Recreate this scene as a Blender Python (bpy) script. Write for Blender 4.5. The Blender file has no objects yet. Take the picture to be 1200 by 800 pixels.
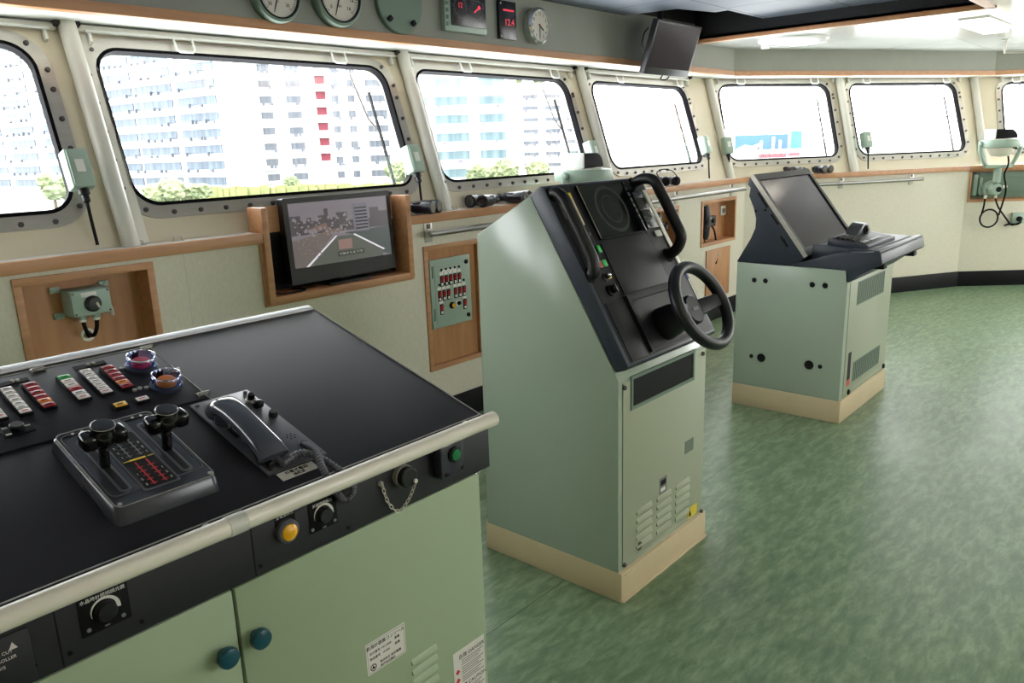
import bpy, bmesh, math, random
from mathutils import Vector, Matrix
random.seed(7)
S = bpy.context.scene
COL = S.collection
R = math.radians
# ------------------------------------------------------------------ camera
FPX, PX, PY = 908.3, 600.0, 400.0            # focal length and centre for a 1200x800 frame
YAW, PIT, ROL = R(48.41346), R(14.0730), R(-1.92965)
EYE = Vector((0, 0, 1.55))
FW = Vector((math.sin(YAW)*math.cos(PIT), math.cos(YAW)*math.cos(PIT), -math.sin(PIT)))
_r0 = Vector((math.cos(YAW), -math.sin(YAW), 0)); _u0 = _r0.cross(FW)
RT = _r0*math.cos(ROL) + _u0*math.sin(ROL)
UP = -_r0*math.sin(ROL) + _u0*math.cos(ROL)
cd = bpy.data.cameras.new('camera'); cam = bpy.data.objects.new('camera', cd); COL.objects.link(cam)
cd.sensor_width = 36; cd.lens = FPX/1200*36; cd.clip_start = 0.02; cd.clip_end = 2000
cam.matrix_world = Matrix(((RT.x, UP.x, -FW.x, EYE.x), (RT.y, UP.y, -FW.y, EYE.y), (RT.z, UP.z, -FW.z, EYE.z), (0, 0, 0, 1)))
S.camera = cam
S.view_settings.view_transform = 'Standard'; S.view_settings.look = 'None'
S.view_settings.exposure = 0.62; S.view_settings.gamma = 1.0; S.view_settings.use_curve_mapping = False

def sight(x, y):
    return FW*FPX + RT*(x-PX) - UP*(y-PY)
def meet(x, y, p0, n):
    """where the line of sight through a photo point meets a real plane (point p0, normal n)"""
    d = sight(x, y); n = Vector(n)
    return EYE + d*((Vector(p0)-EYE).dot(n)/d.dot(n))
def frame(o, ex, ey=None, ez=None):
    ex = Vector(ex).normalized()
    if ey is None: ey = Vector(ez).cross(ex)
    ey = Vector(ey).normalized()
    ez = ex.cross(ey) if ez is None else Vector(ez).normalized()
    o = Vector(o)
    return Matrix(((ex.x, ey.x, ez.x, o.x), (ex.y, ey.y, ez.y, o.y), (ex.z, ey.z, ez.z, o.z), (0, 0, 0, 1)))
def inplane(M, x, y, axis=2, off=0.0):
    """photo point -> local coordinates on the plane local[axis]=off of frame M"""
    n = M.to_3x3().col[axis]; p = meet(x, y, M.to_translation() + n*off, n)
    return M.inverted() @ p
I4 = Matrix.Identity(4)

# ------------------------------------------------------------------ materials
def lin(c):
    return tuple(((v/255)/12.92 if v/255 <= 0.04045 else ((v/255+0.055)/1.055)**2.4) for v in c)
def mat(name, rgb, rough=0.5, metal=0.0, var=0.0, scale=6.0, bump=0.0, bscale=60.0, coat=0.0, emit=None, estr=0.0, spec=0.5, stretch=None, rgb2=None, detail=4.0):
    m = bpy.data.materials.new(name); m.use_nodes = True
    nt = m.node_tree; b = nt.nodes['Principled BSDF']
    c = lin(rgb)
    b.inputs['Base Color'].default_value = (*c, 1); b.inputs['Roughness'].default_value = rough
    b.inputs['Metallic'].default_value = metal; b.inputs['Specular IOR Level'].default_value = spec
    if coat: b.inputs['Coat Weight'].default_value = coat; b.inputs['Coat Roughness'].default_value = 0.08
    if emit: b.inputs['Emission Color'].default_value = (*lin(emit), 1); b.inputs['Emission Strength'].default_value = estr
    tc = nt.nodes.new('ShaderNodeTexCoord'); mp = nt.nodes.new('ShaderNodeMapping')
    nt.links.new(tc.outputs['Object'], mp.inputs['Vector'])
    if stretch: mp.inputs['Scale'].default_value = stretch
    n = nt.nodes.new('ShaderNodeTexNoise'); n.inputs['Scale'].default_value = scale; n.inputs['Detail'].default_value = detail
    nt.links.new(mp.outputs['Vector'], n.inputs['Vector'])
    if var or rgb2:
        r = nt.nodes.new('ShaderNodeValToRGB')
        lo = lin(rgb2) if rgb2 else tuple(v*(1-var) for v in c)
        hi = c if rgb2 else tuple(min(1, v*(1+var)) for v in c)
        r.color_ramp.elements[0].position = 0.3; r.color_ramp.elements[1].position = 0.7
        r.color_ramp.elements[0].color = (*lo, 1); r.color_ramp.elements[1].color = (*hi, 1)
        nt.links.new(n.outputs['Fac'], r.inputs['Fac']); nt.links.new(r.outputs['Color'], b.inputs['Base Color'])
    else:
        a = nt.nodes.new('ShaderNodeMath'); a.operation = 'MULTIPLY_ADD'
        a.inputs[1].default_value = 0.06; a.inputs[2].default_value = max(0, rough-0.03)
        nt.links.new(n.outputs['Fac'], a.inputs[0]); nt.links.new(a.outputs[0], b.inputs['Roughness'])
    if bump:
        n2 = nt.nodes.new('ShaderNodeTexNoise'); n2.inputs['Scale'].default_value = bscale
        nt.links.new(mp.outputs['Vector'], n2.inputs['Vector'])
        bp = nt.nodes.new('ShaderNodeBump'); bp.inputs['Strength'].default_value = bump; bp.inputs['Distance'].default_value = 0.01
        nt.links.new(n2.outputs['Fac'], bp.inputs['Height']); nt.links.new(bp.outputs['Normal'], b.inputs['Normal'])
    return m
M = {}
M['sage'] = mat('sage_enamel', (170, 184, 168), 0.2, var=0.02, scale=2)
M['door'] = mat('sage_door_enamel', (164, 182, 150), 0.38, var=0.02, scale=2)
M['aft'] = mat('warm_sage_enamel', (164, 172, 148), 0.4, var=0.02, scale=2)  # same paint as sage, with the aft side's warmer light put into the colour
M['sagebox'] = mat('pale_green_enamel', (158, 178, 164), 0.4, var=0.03, scale=4)
M['sagedark'] = mat('grey_green_enamel', (104, 124, 108), 0.45, var=0.03, scale=4)
M['plinth'] = mat('cream_plinth', (210, 191, 156), 0.5, var=0.03, scale=5)
M['wall'] = mat('speckled_wall', (214, 208, 190), 0.5, var=0.05, scale=90, stretch=(1, 1, .5), detail=6)
M['upper'] = mat('cream_bulkhead', (214, 204, 180), 0.5, var=0.03, scale=3)
M['header'] = mat('header_panel', (138, 139, 127), 0.5, var=0.03, scale=8)
M['wood'] = mat('beech_trim', (196, 144, 102), 0.42, rgb2=(178, 126, 86), scale=7, stretch=(.6, 6, 6))
M['woodp'] = mat('beech_panel', (190, 138, 92), 0.45, rgb2=(170, 118, 76), scale=5, stretch=(5, 5, .5))
M['white'] = mat('white_paint', (226, 228, 224), 0.4, var=0.02, scale=3)
M['blindgrey'] = mat('grey_blind_box', (186, 188, 188), 0.4)
M['tube'] = mat('white_tube', (214, 212, 202), 0.35, var=0.02, scale=3)
M['black'] = mat('black_plastic', (22, 22, 26), 0.4)
M['gloss'] = mat('gloss_black', (10, 10, 13), 0.12)
M['top'] = mat('charcoal_worktop', (38, 37, 44), 0.6, var=0.05, scale=3, bump=0.03, bscale=500, spec=.3)
M['fascia'] = mat('charcoal_fascia', (32, 32, 38), 0.55, var=0.04, scale=3)
M['navy'] = mat('slate_enamel', (47, 53, 67), 0.42, var=0.03, scale=3, bump=0.04, bscale=500)
M['face'] = mat('charcoal_face', (35, 35, 39), 0.5, var=0.04, scale=3, bump=0.03, bscale=500, spec=.3)
M['grip'] = mat('rubber_grip', (17, 18, 24), 0.4, bump=0.05, bscale=300)
M['screen'] = mat('dark_screen', (8, 9, 12), 0.12, spec=.2)
M['screen2'] = mat('dim_screen', (58, 51, 58), 0.16, spec=.06)
M['steel'] = mat('brushed_steel', (188, 183, 174), 0.3, metal=.55, var=0.06, scale=8, stretch=(1, 1, 6))
M['rail'] = mat('satin_rail', (234, 228, 214), 0.28, metal=0.0, var=0.04, scale=5)
M['railw'] = mat('polished_rail', (150, 149, 146), .32, metal=.8, var=.03)
M['edging'] = mat('satin_edging', (236, 236, 240), .45, metal=.15)
M['chrome'] = mat('chrome', (225, 225, 228), 0.1, metal=1.0)
M['bolt'] = mat('dark_bolt', (96, 92, 90), 0.4, metal=0.8)
M['gasket'] = mat('rubber_gasket', (7, 7, 12), 0.7, spec=.1)
M['basebd'] = mat('black_baseboard', (12, 12, 18), 0.5, spec=.2)
M['ceild'] = mat('dark_ceiling_panel', (92, 100, 114), 0.35, var=0.03, scale=2)
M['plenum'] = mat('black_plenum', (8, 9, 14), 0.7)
M['btnw'] = mat('white_button', (236, 226, 222), 0.4, var=.02)
M['btnp'] = mat('pink_red_button', (226, 60, 84), .3)
M['btnr'] = mat('red_button', (170, 22, 32), 0.35, var=.04)
M['btng'] = mat('green_button', (52, 178, 84), 0.35, var=.03)
M['btno'] = mat('orange_button', (240, 130, 44), 0.35, var=.03)
M['btny'] = mat('amber_button', (246, 186, 40), 0.35, var=.03)
M['lampy'] = mat('amber_lens', (250, 186, 30), 0.2, coat=.4)
M['greenpush'] = mat('green_push', (22, 128, 70), 0.3)
M['teal'] = mat('teal_knob', (20, 76, 92), 0.3)
M['phone'] = mat('grey_handset', (70, 74, 84), 0.14, coat=0.3)
M['plate'] = mat('grey_plate', (88, 89, 96), 0.36, metal=.1, var=.03)
M['lever'] = mat('charcoal_unit', (52, 54, 62), 0.24, var=.03)
M['cord'] = mat('grey_coil_cord', (84, 84, 92), 0.4)
M['dial'] = mat('cream_dial', (206, 200, 186), 0.4)
M['ink'] = mat('black_ink', (14, 14, 17), 0.6, spec=.2)
M['paint'] = mat('white_ink', (232, 230, 224), 0.5)
M['redink'] = mat('red_ink', (206, 48, 52), 0.5)
M['yelink'] = mat('yellow_ink', (246, 214, 60), 0.5)
M['greyink'] = mat('grey_ink', (120, 120, 122), 0.5)
M['tag'] = mat('paper_label', (232, 228, 222), 0.5)
M['led'] = mat('red_led', (150, 30, 50), 0.4, emit=(230, 50, 70), estr=0.6)
M['ledbox'] = mat('display_window', (22, 20, 30), 0.25)
M['ceil'] = None
M['lens'] = mat('binocular_rubber', (22, 24, 40), 0.28)
M['brown'] = mat('coated_lens', (38, 24, 28), 0.08, coat=1)
M['yel'] = mat('yellow_sticker', (220, 196, 60), 0.5)
M['lampon'] = mat('lit_diffuser', (255, 250, 240), 0.4, emit=(255, 244, 226), estr=7.0)
M['lampoff'] = mat('frosted_diffuser', (226, 232, 240), 0.25)

def clearmat(name, tint, gl=0.08, rough=0.02, gcol=(1, 1, 1)):
    m = bpy.data.materials.new(name); m.use_nodes = True; nt = m.node_tree
    nt.nodes.remove(nt.nodes['Principled BSDF']); out = nt.nodes['Material Output']
    t = nt.nodes.new('ShaderNodeBsdfTransparent'); t.inputs['Color'].default_value = (*tint, 1)
    g = nt.nodes.new('ShaderNodeBsdfGlossy'); g.inputs['Roughness'].default_value = rough; g.inputs['Color'].default_value = (*gcol, 1)
    mx = nt.nodes.new('ShaderNodeMixShader')
    lw = nt.nodes.new('ShaderNodeLayerWeight'); lw.inputs['Blend'].default_value = .5
    pw = nt.nodes.new('ShaderNodeMath'); pw.operation = 'POWER'; pw.inputs[1].default_value = 4
    ml = nt.nodes.new('ShaderNodeMath'); ml.operation = 'MULTIPLY_ADD'; ml.inputs[1].default_value = gl*4; ml.inputs[2].default_value = gl*.35; ml.use_clamp = True
    nt.links.new(lw.outputs['Facing'], pw.inputs[0]); nt.links.new(pw.outputs[0], ml.inputs[0]); nt.links.new(ml.outputs[0], mx.inputs['Fac'])
    nt.links.new(t.outputs[0], mx.inputs[1]); nt.links.new(g.outputs[0], mx.inputs[2]); nt.links.new(mx.outputs[0], out.inputs['Surface'])
    return m
M['glass'] = clearmat('window_glass', (.97, .985, .985), 0.12)
M['bluecover'] = clearmat('clear_blue_plastic', (.80, .86, 1.0), 0.30, 0.03, (.55, .66, 1))

def floor_mat():
    m = bpy.data.materials.new('green_linoleum'); m.use_nodes = True; nt = m.node_tree; b = nt.nodes['Principled BSDF']
    L = nt.links.new; N = nt.nodes.new
    tc = N('ShaderNodeTexCoord'); mp = N('ShaderNodeMapping'); L(tc.outputs['Object'], mp.inputs['Vector'])
    mp.inputs['Rotation'].default_value = (0, 0, R(38)); mp.inputs['Scale'].default_value = (1.0, 3.2, 1)
    n1 = N('ShaderNodeTexNoise'); n1.inputs['Scale'].default_value = 10; n1.inputs['Detail'].default_value = 9; n1.inputs['Roughness'].default_value = .68; n1.inputs['Distortion'].default_value = .3
    n2 = N('ShaderNodeTexNoise'); n2.inputs['Scale'].default_value = 1.1; n2.inputs['Detail'].default_value = 3
    n3 = N('ShaderNodeTexNoise'); n3.inputs['Scale'].default_value = 42; n3.inputs['Detail'].default_value = 4
    for n in (n1, n2, n3): L(mp.outputs['Vector'], n.inputs['Vector'])
    r = N('ShaderNodeValToRGB'); cr = r.color_ramp
    cr.elements[0].position = .30; cr.elements[0].color = (*lin((86, 112, 84)), 1)
    cr.elements[1].position = .66; cr.elements[1].color = (*lin((136, 158, 126)), 1)
    e = cr.elements.new(.46); e.color = (*lin((106, 130, 100)), 1)
    L(n1.outputs['Fac'], r.inputs['Fac'])
    r2 = N('ShaderNodeValToRGB'); r2.color_ramp.elements[0].position = .68; r2.color_ramp.elements[1].position = .76
    r2.color_ramp.elements[0].color = (0, 0, 0, 1); r2.color_ramp.elements[1].color = (1, 1, 1, 1); L(n3.outputs['Fac'], r2.inputs['Fac'])
    mx = N('ShaderNodeMixRGB'); L(r2.outputs['Color'], mx.inputs['Fac']); L(r.outputs['Color'], mx.inputs[1]); mx.inputs[2].default_value = (*lin((66, 88, 64)), 1)
    # welded sheet joints: thin darker lines every 1.83 m
    sp = N('ShaderNodeSeparateXYZ'); L(tc.outputs['Object'], sp.inputs['Vector'])
    md = N('ShaderNodeMath'); md.operation = 'PINGPONG'; md.inputs[1].default_value = .915; ad = N('ShaderNodeMath'); ad.operation = 'ADD'; ad.inputs[1].default_value = 0.43
    L(sp.outputs['Y'], ad.inputs[0]); L(ad.outputs[0], md.inputs[0])
    lt = N('ShaderNodeMath'); lt.operation = 'LESS_THAN'; lt.inputs[1].default_value = .0022; L(md.outputs[0], lt.inputs[0])
    mx2 = N('ShaderNodeMixRGB'); L(lt.outputs[0], mx2.inputs['Fac']); L(mx.outputs['Color'], mx2.inputs[1]); mx2.inputs[2].default_value = (*lin((70, 92, 74)), 1)
    L(mx2.outputs['Color'], b.inputs['Base Color'])
    ma = N('ShaderNodeMath'); ma.operation = 'MULTIPLY_ADD'; ma.inputs[1].default_value = .24; ma.inputs[2].default_value = .26; L(n2.outputs['Fac'], ma.inputs[0]); L(ma.outputs[0], b.inputs['Roughness'])
    bp = N('ShaderNodeBump'); bp.inputs['Strength'].default_value = .05; bp.inputs['Distance'].default_value = .01; L(n1.outputs['Fac'], bp.inputs['Height']); L(bp.outputs['Normal'], b.inputs['Normal'])
    return m
M['floor'] = floor_mat()
def tile_mat(name, rgb, line, sx, sy, rough, lw=.004, ox=0, oy=0):
    m = mat(name, rgb, rough, spec=.5); nt = m.node_tree; b = nt.nodes['Principled BSDF']; L = nt.links.new; N = nt.nodes.new
    tc = N('ShaderNodeTexCoord'); sp = N('ShaderNodeSeparateXYZ'); L(tc.outputs['Object'], sp.inputs['Vector'])
    outs = []
    for k, s_, o_ in (('X', sx, ox), ('Y', sy, oy)):
        ad = N('ShaderNodeMath'); ad.operation = 'ADD'; ad.inputs[1].default_value = o_
        pp = N('ShaderNodeMath'); pp.operation = 'PINGPONG'; pp.inputs[1].default_value = s_/2
        lt = N('ShaderNodeMath'); lt.operation = 'LESS_THAN'; lt.inputs[1].default_value = lw
        L(sp.outputs[k], ad.inputs[0]); L(ad.outputs[0], pp.inputs[0]); L(pp.outputs[0], lt.inputs[0]); outs.append(lt)
    mxm = N('ShaderNodeMath'); mxm.operation = 'MAXIMUM'; L(outs[0].outputs[0], mxm.inputs[0]); L(outs[1].outputs[0], mxm.inputs[1])
    mx = N('ShaderNodeMixRGB'); L(mxm.outputs[0], mx.inputs['Fac']); mx.inputs[1].default_value = (*lin(rgb), 1); mx.inputs[2].default_value = (*lin(line), 1)
    L(mx.outputs['Color'], b.inputs['Base Color'])
    return m
M['ceil'] = tile_mat('white_ceiling_panels', (204, 207, 203), (140, 142, 140), .9, 1.5, .16, .0025, ox=.25, oy=0)
M['ceild'] = tile_mat('dark_ceiling_panels', (98, 106, 120), (16, 18, 26), .60, .60, .55, .006, ox=.87, oy=.19)

def em(name, rgb, st=1.0):
    return mat(name, tuple(v*.3 for v in rgb), .25, emit=rgb, estr=st*1.5)
# ------------------------------------------------------------------ mesh builder
class G:
    """collects shapes in the local frame F and links them as ONE mesh object"""
    def __init__(s, F=I4): s.bm = bmesh.new(); s.F = F
    def v(s, p): return s.bm.verts.new(s.F @ Vector(p))
    def poly(s, vs):
        try: return s.bm.faces.new(vs)
        except ValueError: return None
    def hexa(s, p8, bev=0.0, seg=2):
        vs = [s.v(p) for p in p8]
        fs = [s.poly([vs[i] for i in q]) for q in ((0,3,2,1),(4,5,6,7),(0,1,5,4),(1,2,6,5),(2,3,7,6),(3,0,4,7))]
        if bev > 0:
            es = {e for f in fs for e in f.edges}
            bmesh.ops.bevel(s.bm, geom=list(es), offset=bev, segments=seg, profile=.5, affect='EDGES', clamp_overlap=True)
        return s
    def box(s, x0, x1, y0, y1, z0, z1, bev=0.0, seg=2):
        return s.hexa([(x0,y0,z0),(x1,y0,z0),(x1,y1,z0),(x0,y1,z0),(x0,y0,z1),(x1,y0,z1),(x1,y1,z1),(x0,y1,z1)], bev, seg)
    def prism(s, pts, a, b, axis=0, bev=0.0, seg=2):
        """polygon pts extruded along the axis from a to b (axis 0: pts are (y,z); 1: (x,z); 2: (x,y))"""
        def mk(p, t): return {0:(t,p[0],p[1]), 1:(p[0],t,p[1]), 2:(p[0],p[1],t)}[axis]
        A = [s.v(mk(p, a)) for p in pts]; B = [s.v(mk(p, b)) for p in pts]; n = len(pts)
        fs = [s.poly(A[::-1]), s.poly(B)] + [s.poly([A[i], A[(i+1)%n], B[(i+1)%n], B[i]]) for i in range(n)]
        if bev > 0:
            es = {e for f in fs if f for e in f.edges}
            bmesh.ops.bevel(s.bm, geom=list(es), offset=bev, segments=seg, profile=.5, affect='EDGES', clamp_overlap=True)
        return s
    def lathe(s, prof, o=(0,0,0), ax=(0,0,1), seg=24, caps=True):
        """profile [(radius, height)] turned round the axis"""
        o = Vector(o); a = Vector(ax).normalized(); e = a.orthogonal().normalized(); f = a.cross(e)
        rings = []
        for r, h in prof:
            if r < 1e-6: rings.append([s.v(o+a*h)])
            else: rings.append([s.v(o + a*h + (e*math.cos(2*math.pi*k/seg)+f*math.sin(2*math.pi*k/seg))*r) for k in range(seg)])
        for p, q in zip(rings, rings[1:]):
            for k in range(seg):
                k2 = (k+1) % seg
                if len(p) == 1 and len(q) == 1: continue
                if len(p) == 1: s.poly([p[0], q[k], q[k2]])
                elif len(q) == 1: s.poly([p[k], p[k2], q[0]])
                else: s.poly([p[k], p[k2], q[k2], q[k]])
        if caps:
            if len(rings[0]) > 1: s.poly(rings[0][::-1])
            if len(rings[-1]) > 1: s.poly(rings[-1])
        return s
    def cyl(s, o, ax, r, h, seg=20, bev=0.0):
        b = min(bev, r*.4, h*.4)
        return s.lathe([(r-b,0),(r,b),(r,h-b),(r-b,h)] if b > 0 else [(r,0),(r,h)], o, ax, seg)
    def tube(s, pts, r, seg=10, closed=False, radii=None, flat=None):
        P = [Vector(p) for p in pts]; n = len(P); rings = []
        nrm = None
        for i in range(n):
            if closed: t = (P[(i+1)%n]-P[i-1])
            else: t = P[min(i+1,n-1)]-P[max(i-1,0)]
            t.normalize()
            nrm = t.orthogonal().normalized() if nrm is None else (nrm - t*nrm.dot(t)).normalized()
            b = t.cross(nrm); rr = radii[i] if radii else r
            rings.append([s.v(P[i] + (nrm*math.cos(2*math.pi*k/seg) + b*math.sin(2*math.pi*k/seg))*rr) for k in range(seg)])
        m = n if closed else n-1
        for i in range(m):
            p, q = rings[i], rings[(i+1)%n]
            off = 0
            if closed and i == n-1:   # match the seam
                off = min(range(seg), key=lambda o: (p[0].co-q[o].co).length)
            for k in range(seg): s.poly([p[k], p[(k+1)%seg], q[(k+1+off)%seg], q[(k+off)%seg]])
        if not closed: s.poly(rings[0][::-1]); s.poly(rings[-1])
        return s
    def torus(s, o, ax, Rr, r, seg=40, rs=12, sx=1.0):
        a = Vector(ax).normalized(); e = a.orthogonal().normalized(); f = a.cross(e); o = Vector(o)
        return s.tube([o + e*(Rr*math.cos(2*math.pi*k/seg)) + f*(Rr*math.sin(2*math.pi*k/seg)) for k in range(seg)], r, rs, True)
    def ring(s, outer, inner, y0, y1, axis=2):
        """flat ring between two loops of equal length, thick from y0 to y1 along the axis"""
        def mk(p, t): return {0:(t,p[0],p[1]), 1:(p[0],t,p[1]), 2:(p[0],p[1],t)}[axis]
        L = [[s.v(mk(p, t)) for p in lp] for lp, t in ((outer,y0),(inner,y0),(inner,y1),(outer,y1))]; n = len(outer)
        for i in range(n):
            j = (i+1) % n
            for a, b in ((0,1),(1,2),(2,3),(3,0)): s.poly([L[a][i], L[a][j], L[b][j], L[b][i]])
        return s
    def done(s, name, m, parent=None, smooth=35, label=None):
        bmesh.ops.recalc_face_normals(s.bm, faces=s.bm.faces)
        me = bpy.data.meshes.new(name)
        root = parent
        while root is not None and root.parent is not None: root = root.parent
        if root is not None:
            loc = root.location.copy()
        else:
            xs = [v.co for v in s.bm.verts]
            loc = Vector(((min(v.x for v in xs)+max(v.x for v in xs))/2, (min(v.y for v in xs)+max(v.y for v in xs))/2, min(v.z for v in xs)))
        bmesh.ops.translate(s.bm, verts=s.bm.verts, vec=-loc)
        s.bm.to_mesh(me); s.bm.free()
        me.materials.append(M[m] if isinstance(m, str) else m)
        if smooth:
            for p in me.polygons: p.use_smooth = True
            me.set_sharp_from_angle(angle=R(smooth))
        o = bpy.data.objects.new(name, me); COL.objects.link(o)
        if parent is not None: o.parent = parent
        else: o.location = loc
        if label: o['label'] = label
        return o
def thing(name, label, cat, loc, group=None):
    o = bpy.data.objects.new(name, None); COL.objects.link(o); o.location = Vector(loc); o.empty_display_size = .05
    o['label'] = label; o['category'] = cat
    if group: o['group'] = group
    return o
def tag(o, label, cat, group=None, kind=None):
    o['label'] = label; o['category'] = cat
    if group: o['group'] = group
    if kind: o['kind'] = kind
    return o
def struct(o): o['kind'] = 'structure'; return o
def rrect(x0, x1, y0, y1, r, n=6):
    out = []
    for cx, cy, a0 in ((x1-r,y1-r,0),(x0+r,y1-r,90),(x0+r,y0+r,180),(x1-r,y0+r,270)):
        for k in range(n+1):
            a = R(a0+90*k/n); out.append((cx+r*math.cos(a), cy+r*math.sin(a)))
    return out
def rrect_cell(x0, x1, y0, y1, r, X0, X1, Y0, Y1, n=6):
    """inner rounded loop and the matching points on the outer rectangle"""
    inn = rrect(x0, x1, y0, y1, r, n); out = []
    for q in range(4):
        for k in range(n+1):
            p = inn[q*(n+1)+k]; ex = X1 if q in (0,3) else X0; ey = Y1 if q in (0,1) else Y0
            first = k < n/2; mid = (k*2 == n)
            if mid: out.append((ex, ey))
            elif q in (0, 2): out.append((ex, p[1]) if first else (p[0], ey))
            else: out.append((p[0], ey) if first else (ex, p[1]))
    return inn, out
def bez(pts, n=8):
    """smooth path through points (Catmull-Rom)"""
    P = [Vector(p) for p in pts]; out = []
    for i in range(len(P)-1):
        a, b, c, d = P[max(i-1,0)], P[i], P[i+1], P[min(i+2,len(P)-1)]
        for k in range(n):
            t = k/n
            out.append(.5*((2*b) + (c-a)*t + (2*a-5*b+4*c-d)*t*t + (3*b-a-3*c+d)*t**3))
    out.append(P[-1]); return out
def write(txt, F, size, m, parent, name='lettering', align='CENTER', depth=.0004, sx=1.0):
    """flat lettering lying in the xy plane of frame F"""
    cu = bpy.data.curves.new('lettering', 'FONT'); cu.body = txt; cu.size = size; cu.align_x = align; cu.align_y = 'CENTER'; cu.extrude = depth
    cu.resolution_u = 3
    o = bpy.data.objects.new('lettering', cu); COL.objects.link(o)
    bpy.context.view_layer.update()
    me = bpy.data.meshes.new_from_object(o.evaluated_get(bpy.context.evaluated_depsgraph_get()))
    bpy.data.objects.remove(o); bpy.data.curves.remove(cu)
    g = G(F); 
    bm2 = bmesh.new(); bm2.from_mesh(me); 
    for v in bm2.verts: v.co = F @ Vector((v.co.x*sx, v.co.y, v.co.z))
    tmp = bpy.data.meshes.new('tmp'); bm2.to_mesh(tmp); bm2.free()
    g.bm.from_mesh(tmp); bpy.data.meshes.remove(tmp); bpy.data.meshes.remove(me)
    if len(g.bm.verts) == 0: g.bm.free(); return None
    return g.done(name, m, parent, smooth=0)
def shift(F, x=0, y=0, z=0): return F @ Matrix.Translation((x, y, z))
def bars(g, rows, z0=0, z1=.0006):
    for x0, x1, y0, y1 in rows: g.box(x0, x1, y0, y1, z0, z1)
    return g
# ------------------------------------------------------------------ the room
CX = 2.3                                            # the ship's centre line
TILT = R(18.5)
cA = Vector((6.793, 3.13, 0)); cB = Vector((8.98, 1.79, 0)); cC = Vector((8.98+2.4*.63, 1.79-2.4*.777, 0))
def mir(p): return Vector((2*CX-p.x, p.y, p.z))
# wall frames: x along the wall, y outwards, z up
WA = frame(mir(cA), (1,0,0), ez=(0,0,1)); LA = (cA-mir(cA)).length
WB = frame(cA, cB-cA, ez=(0,0,1)); LB = (cB-cA).length
WC = frame(cB, cC-cB, ez=(0,0,1)); LC = (cC-cB).length
WBm = frame(mir(cB), mir(cA)-mir(cB), ez=(0,0,1)); WCm = frame(mir(cC), mir(cB)-mir(cC), ez=(0,0,1))
AX = mir(cA).x                                      # local x = world x - AX on the front wall
SILL = 1.215; SY = .10                              # sill height, sill depth to the leaning bulkhead
fA = Vector((6.66, 3.225, 0)); fB = Vector((9.31, 1.718, 0)); fC = fB + Vector((.63, -.777, 0))*2.6   # foot of the leaning bulkhead
HEADB, WHITEZ, DARKZ, HY = 2.087, 2.31, 2.418, 3.22
def lean(p, q): return frame(p + Vector((0,0,SILL)), q-p, ez=(0,0,1)) @ Matrix.Rotation(-TILT, 4, 'X')   # x along, y outward normal, z up the slope
SLEN = (2.13-SILL)/math.cos(TILT)
TA, TB, TC = lean(mir(fA), fA), lean(fA, fB), lean(fB, fC)

g = G(); 
outline = [mir(cC), mir(cB), mir(cA), cA, cB, cC, Vector((cC.x, -3.6, 0)), Vector((mir(cC).x, -3.6, 0))]
OUT = [(-2.3, 3.13), (cA.x, cA.y), (cB.x, cB.y), (cC.x, cC.y), (cC.x, -2.8), (-2.3, -2.8)]
def grow(poly, d):
    c = Vector((CX, 0)); return [((x-c.x)*(1+d/4)+c.x, (y-c.y)*(1+d/4)+c.y) for x, y in poly]
struct(G().prism(grow(OUT, .12), -.06, 0, 2).done('floor', 'floor', smooth=0))

def wall_with_holes(name, W, u0, u1, z0, z1, holes, m, th=.04, y0=0.0):
    us = sorted({u0, u1, *[h[0] for h in holes], *[h[1] for h in holes]}); zs = sorted({z0, z1, *[h[2] for h in holes], *[h[3] for h in holes]})
    g = G(W)
    for a, b in zip(us, us[1:]):
        col = []
        for c, d in zip(zs, zs[1:]):
            if any(h[0] <= (a+b)/2 <= h[1] and h[2] <= (c+d)/2 <= h[3] for h in holes): continue
            if col and abs(col[-1][1]-c) < 1e-6: col[-1][1] = d
            else: col.append([c, d])
        for c, d in col: g.box(a, b, y0, y0+th, c, d)
    return struct(g.done(name, m, smooth=0))

# openings of the front wall, measured on the photograph: x, z on the wall plane
def A(px, py, off=0.0):
    p = inplane(WA, px, py, 1, off); return p.x, p.z
def Bq(px, py, off=0.0):
    p = inplane(WB, px, py, 1, off); return p.x, p.z
def Cq(px, py, off=0.0):
    p = inplane(WC, px, py, 1, off); return p.x, p.z
a1 = (A(12,328)[0], A(178,306)[0], .70, A(95,317)[1])                   # switch box alcove
a2 = (A(313,355)[0], A(482,326)[0], (A(313,355)[1]+A(482,326)[1])/2, SILL)   # display alcove
a3 = (A(495,290)[0], A(561,280)[0], A(501,437)[1], A(497,289)[1])      # switchboard alcove
a4 = (A(762,248)[0], A(795,242)[0], A(787,290)[1], A(793,241)[1])      # handset alcove half hidden
a5 = (A(820.5,289)[0], A(860.5,282)[0], A(830,288)[1], A(840,233)[1])  # handset alcove
a6 = (A(827,294)[0], A(854.5,288)[0], .20, A(840,291)[1])              # cupboard door
W_ = .028
inner = lambda a, w=W_: (a[0]+w, a[1]-w, a[2]+w, a[3]-w)
holesA = [inner(a1, W_-.014), (a2[0]+.015, a2[1]-.015, a2[2]+.015, SILL), inner(a3, W_-.014), inner(a4, W_-.014), inner(a5, W_-.014)]
wall_with_holes('wall_front', WA, 0, LA, 0, SILL-.03, [(h[0],h[1],h[2],min(h[3],SILL-.03)) for h in holesA], 'wall')
wall_with_holes('wall_front_right', WB, 0, LB, 0, SILL-.03, [], 'wall')
c1 = (Cq(1128,197)[0], LC+.3, Cq(1128,237)[1], Cq(1160,192)[1])
c1 = (max(.02, c1[0]), min(LC-.2, c1[0]+1.6), c1[2], min(c1[3], SILL-.035))
wall_with_holes('wall_right_front', WC, 0, LC, 0, SILL-.03, [inner(c1, .006)], 'wall')

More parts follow.
